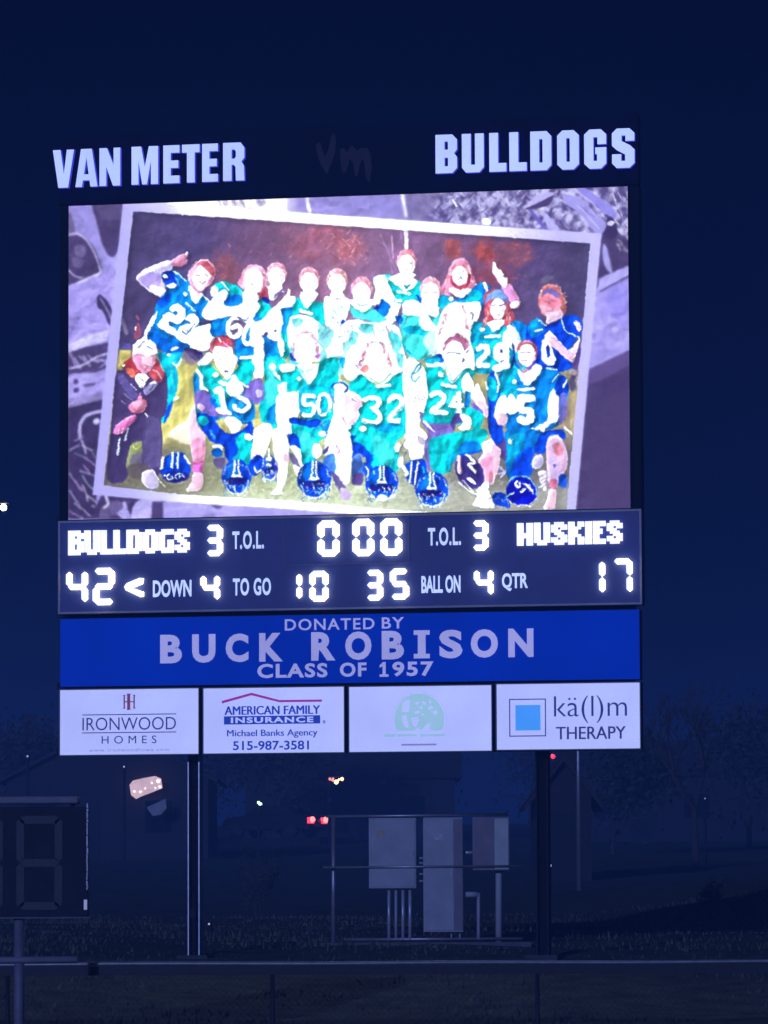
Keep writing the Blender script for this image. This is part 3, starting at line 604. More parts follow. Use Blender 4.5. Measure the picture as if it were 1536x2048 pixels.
# white legs between
F('w','545,862 560,858 575,880 576,910 572,960 562,980 566,988 540,988 552,970 552,930 545,895',1,1.6);
for k in range(14): L('p',[(543+k*.8,880+k*5),(549+k,886+k*5)],1.2,0,.8,.6)
F((245,190,225),'566,905 576,912 576,925 566,922',1,3,.7)
F('w','655,858 668,830 690,815 712,828 706,860 704,900 698,955 694,968 676,966 670,940 664,905 650,912 648,890',1,1.6)
F('w','648,890 660,870 672,872 668,900 652,914',1,1.5);F('pd','643,905 654,892 656,896 650,908',1,1.2);L((210,110,180),'672,890 678,902 672,908',2.4);L((230,120,180),'684,835 690,848',4,1,1.5,.7)
for i in range(50): 
    x,y=rg.uniform(678,706),rg.uniform(848,878);L([(130,140,200),(255,255,255)][i%2],[(x,y),(x+3,y+3*rg.choice([-1,1]))],1.1,0,.7,.75)
F('d','700,868 712,862 714,905 705,950 702,950 704,905',1,1.5);F((70,130,232),'648,915 666,908 670,940 658,950 646,930',1,2);F((80,130,235),'706,910 722,915 724,950 704,952',1,2);F('pd','704,950 724,948 722,968 704,970',1,2.5);F('pd','660,945 672,950 690,975 686,995 676,980',1,2.4,.9);F((190,170,230),'680,975 700,985 698,1000 682,998',1,2.5,.9)
# ======== number 32 (player at 745)
F('c','700,760 720,748 745,768 770,768 800,735 816,735 818,765 806,785 806,870 700,870 716,830 724,800 700,788');F('c','636,730 668,722 672,740 676,760 655,772 640,765',1,2)
F('d','678,718 690,717 710,722 708,738 694,745 684,738',1,1.3);E('w',700,712,7,8);L('n','662,775 668,768 682,765 694,775 690,785',4,1,1.3);L('lc','668,772 684,762 696,772',1.4)
F('w','716,684 786,684 806,712 808,738 790,750 766,768 744,760 722,748 700,762 686,748 690,716',1,2)
F('skp','690,785 716,790 722,812 714,840 700,850 690,830',1,1.5)
for i in range(170):
    t_=rg.uniform(0,1);side=rg.choice([-1,1]);x=750+side*(6+25*t_**.6)+rg.uniform(-3,3);y=682+t_*50
    L([(205,100,130),(225,110,115),(190,80,140),(255,235,240)][rg.randint(4)],[(x,y),(x+rg.choice([-3,3]),y+4)],1.5,0,.8,.8)
F((228,110,105),'718,740 732,728 738,738 730,746',1,1.5,.8);E('w',750,712,16,28,0,2);L((150,90,190),'710,730 716,738',3);L('t','734,750 748,762 760,766 780,748',1.6)
L('w','752,774 778,771',6);L((130,110,120),'703,798 710,804',2)
L('w','727,800 738,796 752,797 757,806 748,817 740,819 750,821 759,832 753,844 738,846 726,841',10,1,1.1);L('w','777,802 784,794 796,794 803,803 798,816 783,830 778,841 806,842',10.5,1,1.1);L('t','790,828 804,812',1.5);L('t','772,800 772,842',2.4);F('c','716,818 735,815 746,828 730,832 720,830',1,1.5);F('bc','804,820 810,825 812,860 806,868 800,850',1,1.5)
F('c','706,880 730,850 760,850 800,850 806,870 790,888 800,920 790,945 760,945 740,935 730,915 708,900');F('d','706,885 720,888 745,915 735,932 728,915 705,900',1,3);F('b','745,850 800,848 804,860 770,866',1,2,.6);F('lc','742,870 775,885 790,915 770,935 750,915',1,6,.8)
for s in ['722,838 745,860 765,880 785,892','750,895 760,915','760,880 775,900','770,872 800,870']: L('t',s,1.8,1,1,.8)
E('w',793,896,6,9,20,2);E('w',800,925,6,12,10,1.5);E('w',724,858,8,6,10,1.5)
F('w','806,735 818,715 836,725 850,745 854,775 862,800 850,820 838,850 852,870 855,890 836,925 822,925 815,900 805,890 810,860 808,800 804,780',1,1.4)
L('bc','824,750 836,742 840,728 828,740 822,755 828,764 838,755',3,1,1,.9);F('cw','826,752 836,744 834,758 828,762',1,1)
for i in range(18): L([(190,160,225),(150,120,205)][i%2],[(822+i*1.4,790+rg.uniform(-4,14)),(828+i*1.2,796+rg.uniform(0,14))],1,0,.7,.7)
F('pu','838,826 850,832 870,868 862,880 856,900 860,940 850,935 848,890 855,868 842,848',1,1.6,.9);F((180,160,200),'834,872 848,880 846,892 836,886',1,2,.7)
L('pd','800,900 808,880 812,875',1.6);L('pd','806,915 810,905',1.8)
for p_,a_ in [('722,648 746,650 742,668 724,664',.5),('700,664 716,668 708,690 696,684',.5),('776,664 796,670 800,700 786,704',.55),('664,716 684,712 690,728 672,736',.5),('792,706 806,712 804,736 794,730',.6)]: F('c',p_,1,2.5,a_)
for s_ in ['700,650 704,664 694,690','742,652 748,672','772,654 780,676 786,690','664,660 668,690 676,704','812,742 806,770','628,676 640,690 650,706','690,700 706,696','792,700 798,724','716,656 728,674','676,668 690,664']: L((120,140,195),s_,1.7,1,.9,.75)
for i in range(80):
    x,y=rg.uniform(640,806),rg.uniform(644,690);L([(110,140,200),(190,130,170),(60,190,210),(130,130,150)][rg.randint(4)],[(x,y),(x+rg.uniform(1,5),y+rg.choice([-1,1])*rg.uniform(1,5))],rg.uniform(1,2.2),0,.8,.7)
# ======== number 24 (player at 900)
F('c','850,735 866,728 880,728 900,764 925,738 932,745 930,770 925,800 930,840 906,852 850,850 846,830 855,790 852,765');F('c','925,735 950,738 945,755 940,760',1,1.4)
F('w','852,724 878,722 878,732 856,735',1,1.6);F('w','880,690 930,680 945,700 948,740 930,738 902,768 890,740 876,728',1,1.5)
E((190,110,150),912,690,24,18,0,1.5)
for i in range(60):
    a_=rg.uniform(-3.4,.3);x,y=911+24*np.cos(a_),698+28*np.sin(a_)*.95;L([(180,60,90),(150,80,170),(205,90,120),(255,230,240)][rg.randint(4)],[(x-2,y+2),(x+3,y-3)],1.5,0,.8,.85)
E('w',908,708,20,26,0,1.6);L((110,90,120),'892,708 898,706 906,705 912,707 920,708',2,1,1,.8);F('w','888,722 928,722 925,745 902,766 892,745',1,1.5);E('pd',925,722,2,5,25);L('gr','898,752 901,750',2);L('t','888,725 902,765 926,742',1.4,0)
F('d','868,712 880,710 888,720 884,726 870,722',1,1.5);F('bc','845,722 868,712 880,722 860,728',1,2);E('w',880,750,6,6);L('w','883,770 910,775',7)
L('w','862,792 872,786 885,791 886,802 874,813 863,824 890,826',10,1,1.1);L('w','916,788 900,812 928,812',9,0,1.1);L('w','917,788 917,830',9.5,0,1.1);F('t','896,785 905,780 896,805 890,810',1,1.3)
F('w','922,760 935,745 945,765 948,775 955,768 965,790 972,810 974,830 960,822 945,800 936,790 925,785',1,1.3);F((252,210,235),'950,800 972,810 974,835 962,828',1,2);F((120,90,205),'942,806 952,812 966,826 958,834 946,820',1,1.5);F('b','930,785 940,788 938,812 928,815',1,1.3)
F('c','930,815 965,830 960,855 950,862 940,850',1,2)
F('pu','850,848 900,850 906,862 900,872 866,876 862,868',1,1.6);F((84,70,150),'908,828 920,830 924,845 912,850 906,862 900,850',1,1.4);F('w','918,832 928,830 942,838 938,858 924,862 914,856 925,848',1,1.2);F('w','846,846 850,842 868,866',1,1)
F('c','858,880 890,870 930,862 965,858 975,870 965,885 960,900 920,912 900,925 895,945 870,948 860,930 856,900');F('d','905,915 925,905 958,900 960,905 930,912 900,925',1,3);F('b','925,885 955,885 958,902 920,908 908,912',1,5);F('bc','890,930 895,910 920,905 905,925 898,945',1,3)
F('w','962,888 972,882 984,878 988,892 978,910 966,908',1,1.3);L('pu','968,892 980,882',1.2)
F('skp','960,912 986,905 1000,912 994,945 984,968 964,966 956,940');F('p','958,925 985,915 980,966 966,968',1,4);F((250,140,160),'974,950 984,945 982,966',1,2);F('w','954,970 976,966 976,985 985,1005 984,1018 945,1012 952,995')
for k in range(12): L('p',[(950+k*2.5,996+rg.uniform(-6,12)),(955+k*2.5,1002+rg.uniform(-4,10))],1.1,0,.8,.7)
F('pd','984,870 1012,880 1014,920 1000,915',1,2);F('skp','984,890 1000,900 996,920 984,912',1,1.6)
# ======== number 5 (player at 1052)
F('b','1000,745 1024,738 1036,750 1052,770 1078,745 1100,738 1124,752 1132,770 1136,790 1128,820 1116,850 1090,862 1016,862 1012,830 1006,800 996,780');F('bc','1002,745 1022,740 1034,755 1030,790 1012,805 1000,790',1,4)
F('d','975,755 992,750 1000,790 1000,830 1006,880 990,888 976,862 975,830',1,1.6);F('bc','975,755 990,762 992,800 978,800 974,775',1,2.5);L('cw','990,745 996,765 994,785',4.5);L('cw','970,765 974,780',4)
F('r','1032,700 1040,684 1056,680 1070,690 1075,705 1068,720 1040,710');E('skp',1053,708,19,26,0,1.5);F('w','1038,695 1052,688 1066,695 1068,715 1056,735 1044,725 1036,710',1,3,.8);L('rr','1036,700 1042,690 1054,686 1066,692 1071,702',4,1,1.2,.85)
L('pu','1040,707 1047,706',1.8);L('pu','1052,706 1060,706',1.8);L('pp','1042,722 1052,722',2);L((225,90,180),'1034,724 1048,746 1068,724',1.8,0);L('n','1028,708 1030,725 1036,738',3)
F('w','1034,738 1048,748 1070,730 1084,738 1070,760 1052,772 1038,756',1,1.2);L('w','1036,781 1066,779',6);E('w',1028,764,5,5)
F('w','1034,792 1068,792 1068,804 1050,806 1048,815 1064,818 1068,830 1066,845 1050,852 1036,846 1032,836 1042,832 1050,836 1052,828 1036,826',1,1.1)
L('cw','1104,764 1116,750',2.4);L('cw','1092,738 1112,740',3);F('d','1110,768 1124,752 1135,762 1136,785 1122,795 1112,785',1,1.4);L('cw','1126,775 1132,762',4)
F('w','1105,778 1112,790 1118,800 1116,840 1100,850 1080,868 1066,862 1080,850 1094,840 1095,805',1,1.3);F('w','1048,870 1060,858 1074,858 1084,866 1080,882 1066,894 1054,892 1046,880',1,1.3);L('nn','1078,862 1082,872',2.4);F('pu','1118,795 1132,790 1134,830 1118,850',1,2,.8)
F('w','995,800 1010,792 1014,812 1012,830 1000,835 988,830',1,1.2);F('w','1010,805 1022,788 1030,800 1034,825 1014,828',1,1.2);F('skp','988,828 1012,830 1012,848 998,852 990,840',1,1.5)
F('b','1012,862 1080,862 1078,885 1070,900 1060,920 1058,950 1014,955 1012,900');F('bc','1018,870 1048,872 1040,900 1020,930 1014,900',1,5,.8);F('d','1030,920 1062,895 1062,950 1022,955',1,4);F('d','1080,870 1100,862 1126,862 1128,880 1098,880 1090,905 1066,905',1,1.8);E('w',1019,884,4,5)
E((205,200,240),1074,925,11,16,25,1.4);F((240,228,250),'1076,945 1092,945 1090,985 1080,970',1,2,.8)
F((226,190,226),'1092,885 1104,872 1120,876 1134,905 1132,940 1120,955 1112,975 1098,975 1092,940');F((222,130,150),'1106,890 1118,888 1126,905 1116,914 1106,902',1,3,.9);F((200,180,238),'1094,920 1112,915 1118,940 1104,960 1096,945',1,4,.8);L('w','1094,884 1108,874 1122,882',2);F('pp','1098,962 1112,962 1112,976 1098,976',1,2.5);E('pd',1108,934,2.5,4,0,2)
F('skp','1098,980 1112,984 1110,1005 1108,1018 1086,1018 1092,1000');F('d','1118,952 1132,952 1130,975 1116,972',1,2.5,.8);L('w','1128,856 1142,868',5)
# ======== helmets on the grass
def helmet(x,y,rx,ry,c='d',st=1,cage=1,a=1.):
    E(c,x,y,rx,ry,0,1.4,a);E('b',x-rx*.3,y-ry*.2,rx*.5,ry*.6,0,4,.5)
    for i in range(22):
        an=rg.uniform(3.3,6.1);u,v=x+rx*.85*np.cos(an),y+ry*.8*np.sin(an)
        L(['lb','n','w','b'][rg.randint(4)],[(u,v),(u+rg.uniform(-3,3),v+rg.uniform(2,7))],rg.uniform(1,2.),0,.8,.6)
    if st:
        L('w',[(x-3.6,y-ry*.95),(x-4,y-ry*.35),(x-8,y-ry*.0)],3.6,1,1);L('w',[(x+3.6,y-ry*.95),(x+4,y-ry*.35),(x+8,y-ry*.0)],3.6,1,1)
        F('w',[(x-8,y-4),(x+8,y-4),(x+11,y+2),(x-11,y+2)],0,1.2)
    if cage:
        F('nn',[(x-rx*.7,y+ry*.12),(x+rx*.7,y+ry*.12),(x+rx*.6,y+ry*.5),(x-rx*.6,y+ry*.5)],0,1.2,.9)
        for i in range(46):
            u,v=x+rg.uniform(-rx,rx)*.9,y+ry*rg.uniform(.2,1.05)
            L(['w','lb','d','cw'][rg.randint(4)],[(u,v),(u+rg.uniform(-5,5),v+rg.uniform(2,6))],rg.uniform(1.,2.2),0,.8,.85)
        L('w',[(x-rx*.8,y+ry*.3),(x-rx*.5,y+ry*.9),(x,y+ry*1.05)],2.2,1,1,.8);L('w',[(x+rx*.8,y+ry*.3),(x+rx*.5,y+ry*.9),(x,y+ry*1.05)],2.2,1,1,.8)
    L('lv',[(x-rx*.9,y-ry*.1),(x-rx*.7,y-ry*.6)],2.2,0,1.2,.8);L('lv',[(x+rx*.9,y-ry*.1),(x+rx*.7,y-ry*.6)],2.2,0,1.2,.8)
E((36,44,150),350,936,31,30,0,1.5);F('d','322,942 330,918 346,906 366,906 376,925 380,940 370,952 336,958',1,2);L('cw','345,905 343,934',4.4);L('cw','356,905 354,934',4.4);L('w','326,916 322,936',6,1,2,.9);L('w','368,912 378,926',5,1,2,.9);E('nn',352,952,27,11,0,2,.7)
L('cw','337,948 333,952 337,958 345,957 343,951 340,953',2);L('cw','352,957 350,950 357,946 358,955 364,948 368,954',2);E('w',328,950,2,2)
helmet(472,952,30,34);E('d',512,930,14,22,15,1.5);L('w','508,935 512,945 522,938',4)
helmet(538,935,17,24,'n',0);L('w','536,898 538,915',4);E('w',537,918,6,5);E('w',536,930,6,3)
helmet(627,958,34,36);helmet(762,965,33,34);E('w',763,996,10,7,0,2)
F('d','808,935 820,922 846,920 852,950 846,975 815,965',1,1.6);L('w','822,925 818,965',4);L('w','834,925 828,968',4);L('bc','844,935 846,950 840,962',4);L('w','806,935 812,945 810,950',7);F('d','728,925 740,930 744,945 730,955 724,940',1,2,.9);L('w','730,935 736,945 732,955',3)
helmet(862,978,34,34)
E((60,50,130),938,945,26,36,-35,1.5);L('w','915,965 940,985 955,990',2);L('skp','916,915 918,945',8,1,2);L('w','932,910 940,918 948,926 936,930 950,945',5);L('w','935,958 948,968',6);L('w','925,962 945,985',1.6)
L('lv','998,935 1008,945 1000,955',4);L('lv','995,950 1010,945',3)
E((8,24,190),1042,984,32,28,10,1.4);L('lb','1012,972 1022,958 1040,953 1058,958 1070,978 1072,990',2.2);E('w',1034,970,6,8,-15,1.2);E((8,24,190),1035,969,2,3);L('w','1040,985 1048,980',5)
for k in range(5): L('w',[(1046+k*3,968+k*3),(1058+k*2,972+k*4)],2.2,0,.9,.9)
F((20,70,220),'984,990 1004,986 1014,1000 1018,1016 990,1010',1,1.8);L('lb','1010,996 1022,988',3);L('w','1022,990 1026,986',3)
for i in range(16): L(['lb','n'][i%2],[(984+i*2,996+rg.uniform(-5,12)),(988+i*2,1000+rg.uniform(-5,12))],1.6,0,.9,.8)
L('w','1036,1014 1044,1010 1060,1014',2)
for i in range(40):
    x,y=rg.uniform(1076,1096),rg.uniform(948,985);L([(236,230,250),(130,120,150)][i%2],[(x,y),(x+4,y-4)],1.2,0,.8,.8)
# clip everything that ran over the white frame at the bottom and sides
out=(1-polymask(IN,1.))*polymask('246,401 1203,468 1150,1024 1148,1060 760,1032 560,1016 360,1003 186,988',1.3)
out=out*(((PX<330)&(PY<1000))|(PY>985)|(PX>1125))
fm=out[...,None]
IMG[:]=IMG*(1-fm)+fm*fc
# ---- camera-like halation inside the picture plus the screen's own pixel lattice
IMG=np.clip(IMG,0,1)
soft=(1-np.clip(polymask('246,401 1203,468 1150,1024 1148,1060 760,1032 560,1016 360,1003 186,988',2.),0,1))*np.clip(1-(np.clip(PX-850,0,1)*np.clip(470-PY,0,1)),.35,1)
IMG=IMG*(1-soft[...,None])+soft[...,None]*box(box(IMG,2),2)
w1=fbm(PX/30,PY/24,101);d1=fbm((PX+w1*60)/17,(PY-w1*50)/12,105,5);d2=fbm((PX-w1*40)/7,(PY+w1*40)/9,111,3)
IMG*=(1+soft*(.35+.65*np.clip(fbm(PX/70,PY/60,121)*2.4-.7,0,1))*((d1-.5)*.5+(d2-.5)*.22)*np.clip(1-np.clip(PX-1140,0,60)/60*np.clip(PY-700,0,60)/60*.8,0,1))[...,None]
mx=IMG.mean(-1,keepdims=True);IMG=IMG+soft[...,None]*.06*(mx-IMG)
sat=IMG.max(-1)-IMG.min(-1)
fold=fbm((PX+PY*.6)/13,(PY-PX*.8)/30,81,4);fold2=fbm((PX-PY*.5)/24,(PY+PX*.4)/10,85,4)
IMG*=(1+np.clip(sat*2,0,1)*((fold-.5)*.38+(fold2-.5)*.34)*mi[...,0])[...,None]
IMG=np.clip(IMG,0,1)
# rounding: soft relief from the blurred tones, colour bleeding into the over-exposed areas
ins=mi[...,0]
lb=box(box(IMG.mean(-1),5),5);k_=7
em=np.roll(np.roll(lb,k_,0),k_,1)-np.roll(np.roll(lb,-k_,0),-k_,1)
fo=box(fbm((PX+PY*.5)/11,(PY-PX*.7)/26,131,3),2);fe=np.roll(np.roll(fo,3,0),4,1)-np.roll(np.roll(fo,-3,0),-4,1)
sat=IMG.max(-1)-IMG.min(-1);fig=np.clip(sat*2.2-.25,0,1)
IMG*=(1-ins*np.clip(em*.95,-.2,.26)*(.35+.65*fig)+ins*fig*np.clip(fe*.95,-.16,.13))[...,None]
br=np.clip(IMG.min(-1)*3-1.9,0,1)*ins
bl_=box(box(IMG,7),7);cb=bl_/np.maximum(bl_.max(-1,keepdims=True),.3)
amt=np.clip((1-bl_.mean(-1))*1.2-.1,0,.3)*br
IMG=(IMG*(1-amt[...,None])+amt[...,None]*(.45+.55*cb))*(1+.06*br)[...,None]
rim=np.clip(np.abs(box(IMG,4)-IMG).mean(-1)*2.2,0,.6)*ins
IMG=IMG*(1-rim[...,None])+rim[...,None]*(.5*IMG+.5*box(IMG,2))
IMG=np.clip(IMG,0,1)
hotb=np.exp(-((PX-690)/190)**2)*np.clip(1.25-np.abs(PY-740)/230,0,1)*ins  # overexposed middle of the screen painted in as a brighter band
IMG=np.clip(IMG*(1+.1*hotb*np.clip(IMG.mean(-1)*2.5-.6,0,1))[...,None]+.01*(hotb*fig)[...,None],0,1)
dx=(fbm(PX/5,PY/5,91,3)-.5)*7+((PX+PY)//2.6%2-.5)*2.2;dy=(fbm(PX/5,PY/5,95,3)-.5)*7+((PX-PY)//2.6%2-.5)*2.2
st=np.clip(mi[...,0]+.55,0,1)
IMG=IMG[np.clip(yy+(dy*st).astype(int),0,TH-1),np.clip(xx+(dx*st).astype(int),0,TW-1)]
IMG=.45*IMG+.55*box(IMG,1);sm=box(IMG,1);ed=np.clip(np.abs(box(IMG,3)-IMG).mean(-1)*3.4,0,1)
IMG=IMG*(1-.5*ed[...,None])+sm*.5*ed[...,None]
lm=IMG.mean(-1);thin=np.clip((box(lm,2)-lm)*5.5,0,1)*np.clip(lm*2.2-.2,0,1)*mi[...,0]
IMG*=(1-thin[...,None]*np.array((.55,.3,.2)))
thin=np.clip((lm-box(lm,5))*2.2,0,.5)*mi[...,0]*(lm>.3);IMG=IMG+thin[...,None]*.35
IMG=np.clip(IMG,0,1)
wide=box(box(IMG,14),14)
IMG=np.clip(IMG+np.clip(wide-.6,0,1)*.14*(IMG>.0),0,1)
lum=IMG.mean(-1);con=np.clip(np.abs(box(lum,4)-lum)*3.2,0,1)
h1=np.sin((PX+PY)*2*np.pi/5.6+fbm(PX/60,PY/60,5)*9)*np.clip(fbm(PX/30,PY/30,61)*3-1,0,1)
h2=np.sin((PX-PY)*2*np.pi/5.6+fbm(PX/60,PY/60,8)*9)*np.clip(2-fbm(PX/30,PY/30,61)*3,0,1)
mid=np.clip(1-np.abs(lum-.72)*4,0,1)
gn=np.random.RandomState(3).normal(0,1,(TH//2+1,TW//2+1)).repeat(2,0).repeat(2,1)[:TH,:TW]
IMG=np.clip(IMG*(1+((h1+h2)*(.3*con+.08*mid)+gn*.035*(1-.9*br))[...,None]),0,1)
# ------------------------------------------------------------------ materials
m_grass = mat('night_grass', (.11,.125,.075), .95, var=.5, scale=2.2, bump=.6, spec=.1)
m_steel = mat('galvanised_steel', (.42,.43,.45), .38, .6, var=.2, scale=9)
m_web = mat('column_web_shade', (.012,.013,.016), .9, var=.3, scale=6, spec=.1)  # near-black web: shade inside the column recess put into the colour
m_darksteel = mat('dark_painted_steel', (.014,.016,.022), .8, .0, var=.3, scale=9)
m_cab = mat('black_cabinet', (.008,.009,.02), .85, var=.3, scale=3, spec=.1)
m_head = mat('navy_header_panel', (.007,.009,.036), .85, var=.35, scale=2.5, spec=.1)
m_logo = mat('dull_printed_logo', (.034,.030,.05), .8, var=.25, scale=5)
m_scorep = mat('navy_score_panel', (.024,.046,.24), .5, var=.2, scale=1.6, bump=.03)
m_trim = mat('grey_trim', (.36,.36,.40), .5, var=.15, scale=5)
m_trim2 = mat('dim_trim', (.10,.10,.16), .5, var=.2, scale=5)
m_letter = mat('lit_letter_face', (.6,.6,.6), .4, emit=lin((168,186,244)), es=1.196, var=.05)
m_lside = mat('lit_letter_side', (.12,.12,.3), .5, emit=lin((70,70,235)), es=0.825, var=.05)
m_led = mat('white_led', (.8,.8,.8), .4, emit=(1,1,.97,1), es=1.5, var=.02)
m_ledw = mat('white_led_matrix', (.8,.8,.8), .4, emit=(1,1,.98,1), es=1.15, var=.02)
m_ledhalo = mat('led_halo_side', (.8,.8,.8), .4, emit=(1,.86,.5,1), es=6.0, var=.02)  # strongly glowing segment sides, added to cast a halo on the panel
def led(o):
    if len(o.data.materials) < 2: o.data.materials.append(m_ledhalo)
    for p in o.data.polygons: p.material_index = 0 if p.normal.y < -.5 else 1
    return o
m_ledoff = mat('unlit_led', (.05,.05,.06), .6, var=.6, scale=70, bump=.3)
m_cap = mat('caption_vinyl_glow', (.55,.6,.7), .5, emit=lin((190,208,250)), es=1.125, var=.12, scale=14)  # unlit vinyl captions given a glow of their own to stand out
m_blue = mat('blue_backlit_sign', (.001,.006,.06), .7, emit=lin((0,40,164)), es=1.092, var=.1, scale=1.2, spec=.1)
m_donor = mat('pale_sign_letters', (.2,.2,.28), .7, emit=lin((160,162,228)), es=0.945, var=.08, scale=3)
m_spons = mat('backlit_white_panel', (.4,.4,.5), .4, emit=lin((170,180,238)), es=1.135, var=.03, scale=1.5)
m_sframe = mat('panel_frame', (.10,.10,.12), .5, var=.2)
m_ink = mat('navy_ink', (.02,.025,.10), .5, emit=lin((38,48,120)), es=0.770, var=.15, scale=20)
m_inkb = mat('blue_ink', (.005,.03,.35), .5, emit=lin((18,52,158)), es=0.977, var=.1, scale=10)
m_inkf = mat('faint_grey_ink', (.2,.2,.25), .5, emit=lin((120,126,178)), es=1.020, var=.2, scale=30)
m_maroon = mat('maroon_ink', (.12,.01,.03), .5, emit=lin((104,52,98)), es=1.020, var=.1, scale=10)
m_purple = mat('magenta_ink', (.2,.01,.1), .5, emit=lin((142,34,138)), es=1.020, var=.1, scale=10)
m_green = mat('faded_green_ink', (.3,.4,.4), .5, emit=lin((142,184,204)), es=1.144, var=.1, scale=6)
m_sky = mat('sky_blue_ink', (.05,.25,.6), .5, emit=lin((62,146,232)), es=1.125, var=.04, scale=6)
m_boxgrey = mat('grey_electrical_enclosure', (.44,.46,.46), .6, .0, var=.16, scale=3.5, bump=.05)
m_boxdark = mat('dark_enclosure', (.24,.22,.24), .6, var=.15, scale=4, bump=.04)
m_boxlight = mat('light_enclosure_side', (.50,.56,.50), .6, var=.12, scale=5)
m_conduit = mat('conduit', (.62,.63,.66), .35, .3, var=.15, scale=12)
m_black = mat('black_vinyl', (.015,.015,.018), .6, var=.3, scale=20)
m_bark = mat('bark', (.07,.06,.055), .95, var=.4, scale=8, bump=.5)
m_leaf = mat('dark_foliage', (.06,.07,.055), .9, var=.4, scale=1.5)
m_wall = mat('pale_siding', (.045,.04,.045), .85, var=.12, scale=2)
m_wall2 = mat('brown_siding', (.035,.03,.035), .85, var=.15, scale=2)
m_roof = mat('roof_shingle', (.05,.045,.05), .9, var=.3, scale=5, bump=.3)
m_glass = mat('dark_window_glass', (.01,.012,.02), .1, var=.1, spec=.8)
m_litwall = mat('porch_wall_glow', (.5,.38,.34), .8, emit=lin((214,182,192)), es=1.3, var=.35, scale=14, ev=.35)  # lamplight on the wall put in as the wall's own emission
def lamp_mat(n, c, s): return mat(n, (.8,.8,.8), .3, emit=lin(c), es=s, var=.01)
m_porch = lamp_mat('porch_bulb', (255,236,226), 2.4); m_warm = lamp_mat('warm_bulb', (255,214,150), 5); m_rose = lamp_mat('rose_bulb', (255,150,130), 2.2); m_white = lamp_mat('white_lamp', (255,250,225), 45)
m_red = lamp_mat('red_lamp', (255,40,50), 3); m_red2 = lamp_mat('red_lamp_core', (255,120,110), 5); m_mint = lamp_mat('mint_lamp', (200,255,225), 5); m_dim = lamp_mat('dim_lamp', (180,185,215), 1)
m_paint = mat('dark_car_paint', (.03,.03,.035), .3, .2, var=.05, spec=.6); m_tyre = mat('rubber', (.02,.02,.02), .9, var=.2); m_rim = mat('rim', (.04,.04,.045), .8, .0, var=.1)

# ------------------------------------------------------------------ ground
def make_ground():
    ys = list(np.concatenate([np.linspace(-60, 48, 20), np.linspace(50, 130, 110), np.geomspace(133, 2600, 40)])); mb = MB(); nx = 90
    for y in ys:
        w = max(40, y*1.2+30)
        for i in range(nx+1):
            u = i/nx*2-1; x = math.copysign(abs(u)**1.6, u)*w; z = ground_z(x, y)
            if 50 < y < 130: z += random.uniform(-.02, .02)
            mb.v.append((x, y, z))
    for j in range(len(ys)-1):
        for i in range(nx): a = j*(nx+1)+i; mb.f.append((a, a+1, a+nx+2, a+nx+1))
    return tag(link('ground', mb.mesh('ground', True), m_grass), kind='structure')
make_ground()
# tufts of grass on the bank behind the fence
def tufts():
    mb = MB()
    for i in range(18000):
        y = 54+random.random()**1.2*44; hw = 1+y*.095; x = random.uniform(-hw, hw); z = ground_z(x, y)-.02
        h = random.uniform(.03, .09)*(1+.8*math.sin(x*1.3+y)*math.sin(y*.7)); a = random.uniform(0, 3.14); w = random.uniform(.01, .03)
        l = random.uniform(-.05, .05); dx, dy = math.cos(a)*w, math.sin(a)*w
        mb.add([(x-dx, y-dy, z), (x+dx, y+dy, z), (x+l, y+l*.5, z+h)], [(0, 1, 2)])
    return tag(link('grass', mb.mesh('grass', fix=False), m_grass), 'short night grass on the bank behind the fence', 'grass', kind='stuff')
tufts()

# ------------------------------------------------------------------ scoreboard: steel frame
def board_xyz(px, py, off): x, z = bp(px, py, off); return BO + BX*x + BN*off + Vector((0, 0, z))
fx, fz = bp(700, 1900, -.5); fo = BO + BX*fx - BN*.5; gz = ground_z(fo.x, fo.y)
frame = tag(empty('scoreboard_frame', (fo.x, fo.y, gz), YAW), 'steel H columns and cross beams carrying the tall lit scoreboard', 'scoreboard frame')
topz = BO.z + bp(700, 262, -.5)[1] - gz
for k, (px, mm) in enumerate([(391, m_steel), (1088, mat('dim_lit_column', (.035,.04,.045), .85, var=.25, scale=8, spec=.1))]):  # right column darker: dimmer light there put into its colour
    cx = bp(px, 1900, -.5)[0] - fx; mb = MB(); w, d = .085, .11
    mb.box(cx-w, cx-w+.016, -d, d, -.3, topz); mb.box(cx+w-.016, cx+w, -d, d, -.3, topz); c = mb.build('column', mm, frame); MB().box(cx-w+.016, cx+w-.016, -.006, .006, -.3, topz).build('web', m_web, c); tag(c, ['galvanised H column with bright flange edges', 'dark H column, right side'][k])
    bpl = MB(); bpl.box(cx-.22, cx+.22, -.22, .22, -.06, .03)
    for (ax, ay) in ((-.17,-.17),(.17,-.17),(-.17,.17),(.17,.17)): bpl.tube((cx+ax, ay, .02), (cx+ax, ay, .09), .014, 6)
    bpl.build('base_plate', m_black, c)
for py in (300, 392, 1028, 1222, 1366, 1500):
    z = BO.z + bp(700, py, -.5)[1] - gz; x0 = bp(125, py, -.5)[0]-fx; x1 = bp(1275, py, -.5)[0]-fx
    MB().box(x0, x1, -.30, -.125, z-.05, z+.05).build('cross_beam', m_darksteel, frame)
# small conduit with junction box on the left column
jx = bp(401, 1880, -.5)[0]-fx
MB().tube((jx-.06, -.14, 0), (jx-.06, -.14, .9), .012, 8).build('conduit', m_darksteel, frame)
MB().box(jx-.10, jx-.02, -.19, -.12, .55, .68).build('junction_box', m_darksteel, frame, bevel=.006)

